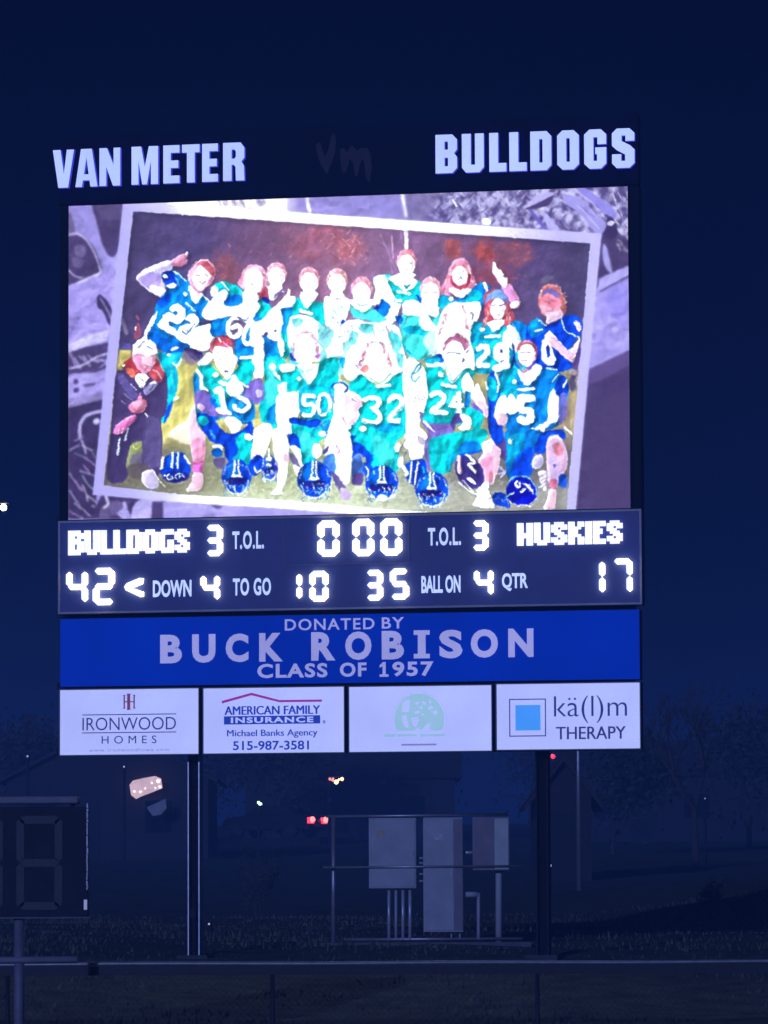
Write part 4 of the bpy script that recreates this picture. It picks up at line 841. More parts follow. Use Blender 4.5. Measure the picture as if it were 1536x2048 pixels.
# ------------------------------------------------------------------ header sign with channel letters
H = Board('header_sign', 700, 408, .0, 'dark header panel across the scoreboard top with lit block letters VAN METER and BULLDOGS', 'sign')
H.box('header_panel', [(112,266),(1276,234),(1278,371),(118,408)], 0, .18, m_head, bevel=.01)
c_ = .2
def octo(x0, z0, x1, z1, c, cz=None):
    cz = cz or c; return [(x0+c, z0), (x1-c, z0), (x1, z0+cz), (x1, z1-cz), (x1-c, z1), (x0+c, z1), (x0, z1-cz), (x0, z0+cz)]
GL = {
 'V': [[(0,1),(.36,1),(.52,.36),(.66,1),(1,1),(.72,0),(.26,0)]],
 'A': [[(0,0),(.30,0),(.34,.17),(.64,.17),(.68,0),(1,0),(.74,1),(.25,1)], [(.39,.33),(.60,.33),(.50,.78)]],
 'N': [[(0,0),(.33,0),(.33,.5),(.65,0),(1,0),(1,1),(.68,1),(.68,.55),(.36,1),(0,1)]],
 'M': [[(0,0),(.26,0),(.26,.62),(.40,0),(.58,0),(.73,.62),(.73,0),(1,0),(1,1),(.65,1),(.5,.46),(.36,1),(0,1)]],
 'E': [[(0,0),(1,0),(1,.20),(.46,.20),(.46,.40),(.93,.40),(.93,.60),(.46,.60),(.46,.80),(1,.80),(1,1),(0,1)]],
 'T': [[(.28,0),(.72,0),(.72,.79),(1,.79),(1,1),(0,1),(0,.79),(.28,.79)]],
 'R': [[(0,0),(.40,0),(.40,.42),(.50,.42),(.58,.36),(.60,0),(1,0),(.98,.38),(.86,.5),(1,.6),(1,.86),(.82,1),(0,1)], [(.40,.58),(.40,.82),(.54,.82),(.60,.76),(.60,.64),(.54,.58)]],
 'B': [[(0,0),(.78,0),(1,.13),(1,.41),(.86,.51),(1,.61),(1,.87),(.78,1),(0,1)], [(.42,.18),(.58,.18),(.58,.40),(.42,.40)], [(.42,.61),(.58,.61),(.58,.82),(.42,.82)]],
 'U': [[(.18,0),(.8,0),(1,.13),(1,1),(.60,1),(.60,.2),(.41,.2),(.41,1),(0,1),(0,.13)]],
 'L': [[(0,0),(1,0),(1,.22),(.52,.22),(.52,1),(0,1)]],
 'D': [[(0,0),(.78,0),(1,.13),(1,.87),(.78,1),(0,1)], [(.42,.2),(.58,.2),(.58,.8),(.42,.8)]],
 'O': [octo(0,0,1,1,.24,.13), [(.42,.2),(.58,.2),(.58,.8),(.42,.8)]],
 'G': [[(.24,0),(.76,0),(1,.13),(1,.54),(.50,.54),(.50,.37),(.58,.37),(.58,.2),(.42,.2),(.42,.8),(.6,.8),(.6,.62),(1,.62),(1,.87),(.76,1),(.24,1),(0,.87),(0,.13)]],
 'S': [[(.2,0),(.78,0),(1,.12),(1,.46),(.8,.57),(.43,.68),(.43,.82),(.60,.82),(.60,.68),(1,.68),(1,.88),(.78,1),(.22,1),(0,.88),(0,.57),(.2,.46),(.58,.34),(.58,.18),(.41,.18),(.41,.35),(0,.35),(0,.12)]],
}
def lerp2(x, x0, a, x1, b): return a + (b-a)*(x-x0)/(x1-x0)
def channel_letter(ch, x0, x1, yt, yb):
    o = H.glyph('letter', GL[ch], (x0, yt, x1, yb), m_letter, depth=.09, y=-.10)
    o['label'] = 'lit block letter %s' % ch
    me = o.data; me.materials.append(m_lside)
    for p in me.polygons: p.material_index = 0 if p.normal.y < -.5 else 1
    return o
for ch, x0, x1 in [('V',109.5,151.7),('A',154.5,198.6),('N',202.5,244),('M',266.6,319.7),('E',330,362.3),('T',367.4,402.5),('E',407.6,439),('R',449.4,492)]:
    xm = (x0+x1)/2; channel_letter(ch, x0, x1, lerp2(xm,130,302,471,287.5), lerp2(xm,130,377.5,471,363.5))
for ch, x0, x1 in [('B',873.6,916.6),('U',926.3,970),('L',981,1015),('L',1021,1055.6),('D',1063,1105),('O',1116.6,1160),('G',1170.5,1214.6),('S',1226,1271)]:
    xm = (x0+x1)/2; channel_letter(ch, x0, x1, lerp2(xm,895,271.5,1248,259), lerp2(xm,895,348.5,1248,338))
def poly_px(bd, name, loops, m, parent=None, depth=.012, y=-.012):
    return link(name, curve_mesh(name, [[bd.p(*a) for a in l] for l in loops], depth), m, parent or bd.root, (0, y, 0))
lg = poly_px(H, 'logo', [[(632,290),(640,284),(646,303),(650,314),(657,300),(662,276),(668,265),(672,280),(671,305),(662,330),(654,348),(645,335),(636,315)],
   [(680,300),(688,296),(694,306),(704,290),(714,302),(722,296),(735,296),(742,310),(744,335),(740,365),(732,356),(729,325),(724,318),(720,330),(716,352),(710,352),(706,325),(700,318),(696,332),(692,345),(685,345),(682,325)]], m_logo, depth=.01, y=-.012)
lg['label'] = 'faint unlit VM letters logo'

# ------------------------------------------------------------------ LED video screen
V = Board('video_screen', 700, 1030, .0, 'big LED video screen glowing with a framed football team picture', 'screen')
x0, x1, z0, z1 = V.quad(QUAD)
cx0, cx1, cz0, cz1 = V.quad([(118,409),(1279,372),(1281,1019),(118,1040)])
MB().box(cx0, cx1, .03, .28, cz0, cz1).build('screen_cabinet', m_cab, V.root, bevel=.01)
bz = MB(); t = .02
bz.box(x0-t, x0-.002, -.01, .03, z0-t, z1+t); bz.box(x1+.002, x1+t, -.01, .03, z0-t, z1+t); bz.box(x0-.002, x1+.002, -.01, .03, z1+.002, z1+t); bz.box(x0-.002, x1+.002, -.01, .03, z0-t, z0-.002)
bz.build('bezel', m_cab, V.root)
me = bpy.data.meshes.new('screen_face')
me.from_pydata([(x0,0,z0),(x1,0,z0),(x1,0,z1),(x0,0,z1),(x0,.028,z0),(x1,.028,z0),(x1,.028,z1),(x0,.028,z1)], [], [(0,1,2,3),(4,7,6,5),(0,4,5,1),(1,5,6,2),(2,6,7,3),(3,7,4,0)])
uv = me.uv_layers.new(name='picture')
for i, c in enumerate([(0,0),(1,0),(1,1),(0,1)]): uv.data[i].uv = c
ms = bpy.data.materials.new('led_picture'); ms.use_nodes = True; n = ms.node_tree; b = n.nodes['Principled BSDF']
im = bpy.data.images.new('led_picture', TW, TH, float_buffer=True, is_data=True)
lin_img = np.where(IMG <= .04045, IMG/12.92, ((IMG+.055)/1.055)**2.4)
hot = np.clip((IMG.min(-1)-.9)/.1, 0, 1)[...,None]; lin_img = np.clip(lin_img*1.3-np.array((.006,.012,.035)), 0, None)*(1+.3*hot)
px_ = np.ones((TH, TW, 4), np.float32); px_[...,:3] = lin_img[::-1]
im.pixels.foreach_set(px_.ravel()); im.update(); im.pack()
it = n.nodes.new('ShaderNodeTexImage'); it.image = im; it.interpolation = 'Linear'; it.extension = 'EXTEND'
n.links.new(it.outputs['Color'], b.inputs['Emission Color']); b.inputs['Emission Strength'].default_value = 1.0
b.inputs['Base Color'].default_value = (.01,.01,.012,1); b.inputs['Roughness'].default_value = .7
me.materials.append(ms); me.materials.append(m_cab)
for p in me.polygons: p.material_index = 0 if p.index == 0 else 1
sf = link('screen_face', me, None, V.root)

# ------------------------------------------------------------------ score panel
S = Board('score_panel', 700, 1222, .06, 'navy score panel with white LED digits between the video screen and the blue donor sign', 'scoreboard')
SQ = [(116,1043),(1283,1017),(1284,1208),(117,1229)]
S.box('panel_cabinet', SQ, 0, .3, m_scorep, bevel=.008)
def rect_trim(bd, name, q, w, y0, y1, m, parent=None):
    a0, a1, b0, b1 = bd.quad(q); mb = MB()
    mb.box(a0, a1, y0, y1, b1-w, b1); mb.box(a0, a1, y0, y1, b0, b0+w); mb.box(a0, a0+w, y0, y1, b0+w, b1-w); mb.box(a1-w, a1, y0, y1, b0+w, b1-w)
    return mb.build(name, m, parent or bd.root)
rect_trim(S, 'border_trim', SQ, .028, -.012, -.001, m_trim)
cl = [[566,1036],[819,1030],[819,1127],[566,1131]]
a0, a1, b0, b1 = S.quad(cl); mb = MB(); w = .014
mb.box(a0, a1, -.008, -.001, b0, b0+w); mb.box(a0, a0+w, -.008, -.001, b0+w, b1); mb.box(a1-w, a1, -.008, -.001, b0+w, b1); mb.build('clock_outline', m_trim2, S.root)
SEG = {'0':'abcdef','1':'bc','2':'abged','3':'abgcd','4':'fgbc','5':'afgcd','7':'abc'}
def seg_poly(k, W, Hh, t):
    g = t*.10; h = t/2; m = Hh/2; c = t*.42
    vert = lambda x, za, zb: [(x, za+g), (x+h, za+g+c), (x+h, zb-g-c), (x, zb-g), (x-h, zb-g-c), (x-h, za+g+c)]
    hor = lambda z: [(h*.5+g, z), (h+c*.7, z+h), (W-h-c*.7, z+h), (W-h*.5-g, z), (W-h-c*.7, z-h), (h+c*.7, z-h)]
    return {'a': hor(Hh-h), 'g': hor(m), 'd': hor(h), 'f': vert(h, m, Hh-h*.4), 'b': vert(W-h, m, Hh-h*.4), 'e': vert(h, h*.4, m), 'c': vert(W-h, h*.4, m)}[k]
def digit(ch, px0, py0, px1, py1, tpx):
    a = S.p(px0, py1); b = S.p(px1, py0); xm = (px0+px1)/2; W = b[0]-a[0]; zt = S.p(xm, py0)[1]; zb = S.p(xm, py1)[1]; t = tpx*W/(px1-px0)
    d = tag(empty('digit', (a[0], -.004, zb)), 'LED digit %s' % ch); d.parent = S.root
    for k in 'abcdefg':
        if k in SEG[ch]:
            led(MB().prism(seg_poly(k, W, zt-zb, t), -.05, 0).build('segment', m_led, d))
for args in [('3',412,1050,446,1112,11),('0',636,1041,679,1113,13),('0',706,1038,748,1112,13),('0',762,1037,804,1111,13),('3',944,1041,977,1101,11),
             ('4',134,1141,176,1207,11),('2',187,1136,230,1210,12),('4',402,1149,440,1202,10.5),('1',562,1146,604,1200,10),('0',620,1142,657,1203,11),
             ('3',732,1140,766,1201,11),('5',781,1137,818,1199,11),('4',949,1138,987,1192,10.5),('1',1168,1121,1210,1188,11),('7',1226,1117,1265,1187,11)]: digit(*args)
ar = MB()
P = [S.p(*q) for q in [(288,1157),(286,1168),(264,1176),(288,1184),(288,1193),(281,1194),(253,1181),(250,1174),(255,1167),(281,1156)]]
ar.prism(P, -.05, 0); o = led(ar.build('arrow', m_led, S.root, (0, -.004, 0))); o['label'] = 'LED possession arrow pointing left'
BM = {'B':['11110','11111','11011','11110','11111','11011','11011','11111','11110'],'U':['11011']*7+['11111','01110'],'L':['1100']*7+['1111','1111'],
 'D':['11110','11111','11011','11011','11011','11011','11011','11111','11110'],'O':['01110','11111','11011','11011','11011','11011','11011','11111','01110'],
 'G':['01111','11111','11000','11000','11011','11011','11011','11111','01111'],'S':['01110','11111','11011','11100','01110','00111','11011','11111','01110'],
 'H':['11011']*4+['11111']*2+['11011']*3,'K':['11011','11011','11110','11100','11100','11110','11011','11011','11011'],'I':['11']*9,'E':['1111','1111','1100','1110','1110','1100','1100','1111','1111']}
def pixel_word(word, x0, x1, yt0, yb0, yt1, yb1):
    cols = sum(len(BM[c][0]) for c in word) + .42*(len(word)-1); u = 0
    for c in word:
        wd = len(BM[c][0]); pa = x0+(x1-x0)*u/cols; pb = x0+(x1-x0)*(u+wd)/cols; f = ((pa+pb)/2-x0)/(x1-x0)
        yt = yt0+(yt1-yt0)*f; yb = yb0+(yb1-yb0)*f; xm = (pa+pb)/2
        a = S.p(pa, yb)[0]; bb = S.p(pb, yb)[0]; zt = S.p(xm, yt)[1]; zb = S.p(xm, yb)[1]; cw = (bb-a)/wd; ch = (zt-zb)/9; mb = MB()
        G = BM[c]; on = lambda i, j: 0 <= i < wd and 0 <= j < 9 and G[8-j][i] == '1'
        for j in range(9):
            for i in range(wd):
                if on(i, j):
                    X0, X1, Z0, Z1 = a+i*cw, a+(i+1)*cw, zb+j*ch, zb+(j+1)*ch; d0, d1 = -.05, 0
                    mb.add([(X0,d0,Z0),(X1,d0,Z0),(X1,d0,Z1),(X0,d0,Z1)], [(0,1,2,3)])
                    if not on(i-1, j): mb.add([(X0,d0,Z0),(X0,d0,Z1),(X0,d1,Z1),(X0,d1,Z0)], [(0,1,2,3)])
                    if not on(i+1, j): mb.add([(X1,d0,Z0),(X1,d1,Z0),(X1,d1,Z1),(X1,d0,Z1)], [(0,1,2,3)])
                    if not on(i, j-1): mb.add([(X0,d0,Z0),(X0,d1,Z0),(X1,d1,Z0),(X1,d0,Z0)], [(0,1,2,3)])
                    if not on(i, j+1): mb.add([(X0,d0,Z1),(X1,d0,Z1),(X1,d1,Z1),(X0,d1,Z1)], [(0,1,2,3)])
        o = link('led_letter', mb.mesh('led_letter', fix=False), m_ledw, S.root, (0, -.004, 0)); o['label'] = 'LED letter %s' % c
        u += wd + .42
pixel_word('BULLDOGS', 138, 380, 1062, 1111, 1058, 1105)
pixel_word('HUSKIES', 1035, 1246, 1047, 1092, 1041, 1087)
for s, bx in [('T.O.L.',(465,1062,528,1098)),('T.O.L.',(856,1055,922,1091)),('DOWN',(306,1160,383,1194)),('TO GO',(466,1156,542,1191)),('BALL ON',(843,1151,921,1186)),('QTR',(1004,1146,1056,1182))]:
    o = S.text('caption', s, bx, m_cap, depth=.006, y=-.008, bold=.03, spacing=1.12 if s[0] == 'T' else 1.0); o['label'] = 'white caption %s' % s

# ------------------------------------------------------------------ donor sign
D = Board('donor_sign', 700, 1366, .03, 'deep blue backlit donor sign in memory of a class with pale capital letters', 'sign')
D.root['label'] = 'deep blue backlit sign reading DONATED BY BUCK ROBISON CLASS OF 1957'
DQ = [(121,1238),(1278,1219),(1280,1360),(120,1372)]
D.box('sign_cabinet', DQ, .02, .26, m_cab, grow=.0); D.box('sign_face', DQ, 0, .018, m_blue, bevel=.004)
def lt(x): return 1270 - (x-321)*13/730.
for ch, a, b in [('B',321,364),('U',385,431),('C',452,497),('K',519,566),('R',623,671),('O',691,743),('B',764,808),('S',879,925),('O',942,996),('N',1017,1067)]:
    xm = (a+b)/2; D.text('letter', ch, (a, lt(xm), b, lt(xm)+57), m_donor, depth=.02, y=-.021, bold=.045)['label'] = 'pale letter %s' % ch
D.glyph('letter', [[(0,0),(1,0),(1,.16),(.74,.16),(.74,.84),(1,.84),(1,1),(0,1),(0,.84),(.26,.84),(.26,.16),(0,.16)]], (828, lt(844), 859.5, lt(844)+56), m_donor, depth=.02, y=-.021)['label'] = 'pale letter I'
for s, bx, bo in [('DONATED',(570,1237,749,1260),.012),('BY',(764,1234.5,808,1257),.012),('CLASS',(515,1327,655,1355.5),.03),('OF',(680,1325,733,1353.5),.03),('957',(785,1323,867,1352.5),.03)]:
    D.text('lettering', s, bx, m_donor, depth=.012, y=-.013, bold=bo, spacing=1.15)['label'] = 'pale lettering %s' % s

D.glyph('lettering', [[(0,0),(1,0),(1,.16),(.68,.16),(.68,1),(.42,1),(0,.78),(0,.62),(.34,.72),(.34,.16),(0,.16)]], (759.5,1324,777,1353.5), m_donor, depth=.012, y=-.013)['label'] = 'pale numeral 1'
# ------------------------------------------------------------------ sponsor panels
def sponsor(q, label):
    xm = (q[0][0]+q[1][0])/2; T = Board('sponsor_sign', xm, q[2][1], .03, label, 'sign', 'backlit sponsor panels along the bottom of the scoreboard')
    T.box('sign_cabinet', q, .02, .24, m_cab, grow=.012); T.box('sign_face', q, 0, .018, m_spons, bevel=.006)
    rect_trim(T, 'sign_frame', [(q[0][0]-2.2,q[0][1]-2.2),(q[1][0]+2.2,q[1][1]-2.2),(q[2][0]+2.2,q[2][1]+2.2),(q[3][0]-2.2,q[3][1]+2.2)], .013, -.006, .03, m_sframe)
    return T
def bar(T, name, x0, y0, x1, y1, m, y=-.005):
    a = T.p(x0, (y0+y1)/2); b = T.p(x1, (y0+y1)/2); xm = (x0+x1)/2; zt = T.p(xm, y0)[1]; zb = T.p(xm, y1)[1]
    return MB().box(a[0], b[0], 0, .004, zb, zt).build(name, m, T.root, (0, y, 0))
T1 = sponsor([(120,1380),(396,1377),(397,1507.5),(120,1510)], 'white backlit sponsor panel reading IRONWOOD HOMES, leftmost of the four')
T1.glyph('logo', [[(0,0),(.2,0),(.2,.06),(.16,.06),(.16,.46),(.34,.46),(.34,0),(.3,-.1),(.62,-.1),(.58,0),(.58,.46),(.84,.46),(.84,.06),(.8,.06),(.8,0),(1,0),(1,.06),(.95,.06),(.95,.94),(1,.94),(1,1),(.8,1),(.8,.94),(.84,.94),(.84,.54),(.58,.54),(.58,1),(.66,1.1),(.28,1.1),(.34,1),(.34,.54),(.16,.54),(.16,.94),(.2,.94),(.2,1),(0,1),(0,.94),(.05,.94),(.05,.06),(0,.06)]], (246,1390,271,1417), m_maroon, depth=.004, y=-.005)['label'] = 'maroon HI monogram'
bar(T1, 'rule', 165, 1428, 352.5, 1429.8, m_ink); bar(T1, 'rule', 164.5, 1464, 352.5, 1465.8, m_ink)
T1.text('lettering', 'IRONWOOD', (165,1434.5,352,1460), m_ink, depth=.004, y=-.005, bold=-.006)
T1.text('lettering', 'HOMES', (203.5,1471.5,313,1487), m_ink, depth=.004, y=-.005, bold=-.002, spacing=1.7)
T1.text('web_address', 'www.ironwoodiowa.com', (178,1496,338,1503), m_inkf, depth=.004, y=-.005, spacing=1.2)
T2 = sponsor([(407,1377),(687,1373.5),(688,1504),(407,1507)], 'white backlit sponsor panel with purple roof line reading AMERICAN FAMILY INSURANCE')
poly_px(T2, 'logo', [[(443.5,1402),(503,1385.5),(559,1400),(644,1399),(644,1403.5),(559,1404.5),(503,1390.5),(444,1407)]], m_purple, depth=.004, y=-.005)['label'] = 'purple roof line'
T2.text('lettering', 'AMERICAN FAMILY', (449,1411.5,639,1429), m_inkb, depth=.004, y=-.005, dup=.010)
bar(T2, 'bar', 448, 1431.5, 640.5, 1448, m_inkb); T2.text('lettering', 'INSURANCE', (462,1434,627,1445.5), m_spons, depth=.003, y=-.009, bold=.035, spacing=1.2)
T2.text('lettering', 'Michael Banks Agency', (454,1459,634.5,1476), m_inkb, depth=.004, y=-.005, dup=.005)
T2.text('lettering', '515-987-3581', (466,1481.5,618,1500), m_inkb, depth=.004, y=-.005, bold=.018)
T2.glyph('registered_mark', [octo(0,0,1,1,.3)], (645.5,1440,651,1447), m_inkf, depth=.003, y=-.005)
T3 = sponsor([(698,1374),(982,1370.5),(983,1501),(699,1504)], 'white backlit sponsor panel with a faded pale green tree, third from the left')
def ptsc(cx, cy, r, a0, a1, n): return [(cx+r*math.cos(math.radians(a0+(a1-a0)*i/n)), cy-r*math.sin(math.radians(a0+(a1-a0)*i/n))) for i in range(n+1)]
tr_ = poly_px(T3, 'logo', [ptsc(839,1437,50,-8,188,24)+[(790,1452),(796,1462),(828,1462),(836,1455),(842,1462),(852,1450),(862,1446),(858,1458),(870,1462),(884,1460),(889,1448)],
  [(806,1406),(812,1400),(820,1401),(818,1424),(804,1424)], [(804,1432),(812,1430),(818,1450),(816,1456),(808,1452)], [(822,1436),(834,1434),(838,1440),(832,1456),(826,1450)],
  [(826,1424),(836,1421),(842,1424),(834,1428)], [(830,1405),(836,1403),(838,1408),(832,1409)], [(846,1402),(853,1406),(850,1410),(844,1406)], [(856,1415),(864,1411),(866,1416),(858,1420)], [(842,1428),(848,1427),(846,1432)], [(866,1424),(874,1420),(876,1426),(868,1430)], [(840,1414),(846,1413),(846,1418),(841,1419)], [(858,1400),(863,1404),(860,1407)]], m_green, depth=.004, y=-.005)
tr_['label'] = 'pale green round tree emblem'
for i, a in enumerate(np.linspace(-2, 182, 34)):
    if 84 < a < 100: continue
    c = T3.p(839+54*math.cos(math.radians(a)), 1439-54*math.sin(math.radians(a))); s = .0055+.002*math.sin(i*2.3)
    MB().prism([(c[0]+s*math.cos(k), c[1]+s*math.sin(k)) for k in np.linspace(0, 5.2, 6)], 0, .003).build('dot', m_inkf, T3.root, (0, -.005, 0))
bar(T3, 'bar', 803, 1487.5, 873, 1491, m_inkf); bar(T3, 'bar', 768, 1468, 790, 1474, m_green); bar(T3, 'bar', 794, 1468, 834, 1473, m_green); bar(T3, 'bar', 840, 1468, 890, 1473, m_green)
T4 = sponsor([(993,1369),(1279,1365),(1280,1496),(994,1500)], 'white backlit sponsor panel with a light blue square reading THERAPY, rightmost of the four')
rect_trim(T4, 'logo_outline', [(1018.5,1398),(1092,1397),(1092,1472.5),(1018.5,1473.5)], .014, -.005, -.001, m_ink)
bar(T4, 'logo_square', 1031, 1410, 1081, 1461, m_sky)
T4.text('lettering', 'k\u00e4(l)m', (1108,1391,1254,1446), m_ink, depth=.004, y=-.005, bold=-.008)
T4.text('lettering', 'THERAPY', (1112,1453,1251,1478), m_ink, depth=.004, y=-.005, dup=.006)

# ------------------------------------------------------------------ play clock on its post (lower left)
PY_ = 50.0
def pc(px, py): p = at(px, py, PY_); return p.x, p.z
px_c = pc(37, 1900)[0]; pz0 = ground_z(px_c, PY_)
PC = tag(empty('play_clock', (px_c, PY_, pz0)), 'black play clock box with unlit dotted digit outline on a grey post', 'play clock')
def lx(px): return pc(px, 1800)[0]-px_c
def lz(py): return pc(37, py)[1]-pz0
MB().box(lx(-118), lx(176), -.02, .22, lz(1834), lz(1614)).build('cabinet', mat('clock_cabinet', (.03,.032,.045), .8, var=.25, scale=5, spec=.2), PC, bevel=.012)
MB().box(lx(-118), lx(158), -.12, .24, lz(1608), lz(1593)).build('hood', mat('pale_hood', (.20,.20,.22), .6, var=.2, scale=5), PC, bevel=.02)
for sx_ in (-100, 145): MB().box(lx(sx_)-.02, lx(sx_)+.02, 0, .2, lz(1614)-.002, lz(1608)+.01).build('hood_bracket', m_darksteel, PC)
mb = MB(); mb.box(lx(-120), lx(181), -.035, -.02, lz(1837), lz(1834)); mb.build('lower_lip', m_trim2, PC)
mb = MB(); zz = lz(1780)
while zz < lz(1612):
    h = random.uniform(.02, .05); xo = random.uniform(-.003, .003); mb.box(lx(173)+xo, lx(176)+xo+random.uniform(-.003, .002), -.028, -.019, zz, zz+h); zz += h + (.01 if random.random() < .2 else .0005)
mb.build('edge_glint', mat('edge_glint_pale', (.75,.78,.8), .4, .1, var=.4, scale=20), PC)['label'] = 'ragged pale strip modelling the glint along the edge'  # broken light reflection along the cabinet edge, built as pale strip pieces
MB().box(lx(168), lx(174.5), -.026, -.02, lz(1820), lz(1800)).build('sticker', mat('white_sticker_glow', (.95,.95,.95), .4, emit=lin((150,155,190)), es=.5, var=.05), PC)  # sticker given its own emission so it looks brightly lit
for cxp in (79, -40):
    W = lx(cxp+46)-lx(cxp-46); Hh = lz(1632)-lz(1820)
    dg = tag(empty('digit', (lx(cxp-46), -.022, lz(1820))), 'unlit dotted digit outline'); dg.parent = PC
    for k in 'abcdefg': MB().prism(seg_poly(k, W, Hh, W*.17), -.008, 0).build('segment', m_ledoff, dg)
MB().tube((0, .1, -.2), (0, .1, lz(1834)), .058, 16).build('post', mat('post_grey', (.2,.2,.24), .6, .1, var=.2, scale=10), PC, smooth=True)

# ------------------------------------------------------------------ pipe rail on the left and the fence
FY = 52.0
rp_ = at(155, 1919, 46); rq = at(-420, 1924, 46)
RL = tag(empty('pipe_rail', (rq.x, 46, ground_z(rq.x, 46))), 'short pale grey pipe rail ending beside the play clock post', 'rail')
b0 = Vector((rq.x, 46, ground_z(rq.x, 46)))
mb = MB(); mb.tube(Vector(rq)-b0, Vector(rp_)-b0, .034, 12); mb.build('rail', m_trim, RL, smooth=True)
for f in (.02, .45): p = Vector(rq).lerp(Vector(rp_), f)-b0; MB().tube((p.x, p.y, -.2), p, .03, 10).build('post', m_trim, RL, smooth=True)
fz_ = at(768, 1926, FY).z; fx0, fx1 = at(-550, 1926, FY).x, at(2140, 1926, FY).x
FN = tag(empty('chain_link_fence', (0, FY, ground_z(0, FY))), 'low black chain link fence with a bright steel top rail across the foreground', 'fence')
g0 = ground_z(0, FY); tz = fz_-g0
mb = MB(); xs = np.linspace(fx0, fx1, 40)
for a, b in zip(xs[:-1], xs[1:]): mb.tube((a, 0, tz+.004*math.sin(a*1.7)), (b+.001, 0, tz+.004*math.sin(b*1.7)), .022, 10, cap=False)
mb.build('top_rail', m_steel, FN, smooth=True)
MB().box(fx0, fx1, -.004, .004, tz-.13, tz-.026).build('fabric_hem', m_black, FN)
for px in (-515, 15, 545, 1075, 1605): x = at(px, 1990, FY).x; MB().tube((x, .04, -.3), (x, .04, tz-.02), .026, 10).build('post', m_black, FN, smooth=True)
mb = MB(); pit = .056; ht = tz-.03; k = 0
xx_ = fx0-ht
while xx_ < fx1:
    for s in (1, -1):
        a = Vector((xx_ if s == 1 else xx_+ht, .01*s, 0)); c = Vector((xx_+ht if s == 1 else xx_, .01*s, ht)); mb.tube(a, c, .0016, 3, cap=False)
    xx_ += pit*1.41
tag(mb.build('chain_link', m_black, FN), kind='stuff')

# ------------------------------------------------------------------ electrical rack behind the columns
RY = 66.0
def rk(px, py, dy=0.): p = at(px, py, RY+dy); return p
ro = rk(830, 1880); RK = tag(empty('electrical_rack', (ro.x, RY, ro.z-.02)), 'steel pipe rack holding grey electrical boxes and conduits below the scoreboard', 'electrical rack')
r0 = Vector((ro.x, RY, ro.z-.02))
def rl(px, py, y=0.): p = rk(px, py); return Vector((p.x-r0.x, y, p.z-r0.z))
def rbox(name, x0, y0, x1, y1, ya, yb, m, parent=None, bevel=.008):
    a = rl(x0, y1); b = rl(x1, y0); return MB().box(a.x, b.x, ya, yb, a.z, b.z).build(name, m, parent or RK, bevel=bevel)
def rtube(name, p, q, r, m=None, y=0., parent=None): return MB().tube(rl(*p, y), rl(*q, y), r, 10).build(name, m or m_conduit, parent or RK, smooth=True)
rtube('post', (667,1632), (667,1910), .034, m_steel); rtube('post', (998,1636), (998,1910), .05, m_boxgrey, .1)
rtube('rail', (652,1633), (1016,1629), .02, m_steel); rtube('rail', (646,1735), (1046,1732), .017, m_steel, -.18); rtube('rail', (688,1879), (1046,1877), .022, m_steel)
c1 = rbox('electrical_box', 738, 1636, 832, 1777, -.14, .1, m_boxgrey); rbox('door', 740.5, 1639, 829.5, 1774, -.152, -.141, m_boxgrey, c1); rbox('hinge', 739, 1650, 741, 1660, -.16, -.152, m_steel, c1, 0)
rbox('latch', 824, 1702, 827, 1712, -.165, -.152, m_steel, c1, 0)
rbox('warning_label', 752, 1660, 770, 1676, -.156, -.153, mat('faded_label', (.5,.45,.3), .6, var=.3, scale=20), c1, 0)
for y_ in (1690, 1745): rbox('hinge', 739, y_, 741, y_+9, -.16, -.152, m_steel, c1, 0)
c2 = rbox('electrical_box', 847, 1635, 925, 1864, -.14, .12, m_boxgrey); c2['label'] = 'tallest grey electrical box'; rbox('door', 849, 1638, 907, 1861, -.155, -.141, m_boxgrey, c2); rbox('side_panel', 909, 1638, 924, 1861, -.146, -.141, m_boxdark, c2, 0)
rbox('latch', 901, 1742, 904, 1756, -.166, -.155, m_steel, c2, 0); rbox('warning_label', 868, 1668, 884, 1680, -.159, -.156, mat('white_label', (.6,.6,.6), .6, var=.3, scale=20), c2, 0)
for y_ in (1660, 1740, 1820): rbox('hinge', 848, y_, 850, y_+9, -.163, -.155, m_steel, c2, 0)
c3 = rbox('electrical_box', 945, 1634, 1018, 1741, -.14, .08, m_boxdark); c3['label'] = 'two-tone electrical box with a light right half'; rbox('door', 989, 1637, 1016, 1739, -.15, -.141, m_boxlight, c3)
for x in (778, 792, 806, 820): rtube('conduit', (x,1776), (x,1879), .024 if x != 792 else .022, m_conduit if x != 792 else m_boxgrey)
for y in (1716, 1726, 1748, 1762): rtube('nipple', (832,y), (847,y), .016, m_boxgrey)
rtube('nipple', (925,1705), (946,1705), .024, m_conduit)
rtube('conduit_arm', (931,1789), (956,1789), .042, m_boxgrey); rtube('conduit', (957,1786), (957,1879), .026, m_boxgrey)
rtube('leg', (903,1864), (903,1879), .012, m_boxgrey); rtube('leg', (920,1864), (920,1879), .012, m_boxgrey)
mb = MB(); a = rl(640, 1881); b = rl(1060, 1881); mb.box(a.x, b.x, -.5, .5, -.25, -.01); mb.build('concrete_pad', mat('pad', (.13,.13,.13), .9, var=.3, scale=6, bump=.3), RK)

# ------------------------------------------------------------------ distance: poles, houses, trees, lamps, car
def gpt(px, Y): p = at(px, 1700, Y); return Vector((p.x, Y, ground_z(p.x, Y)))
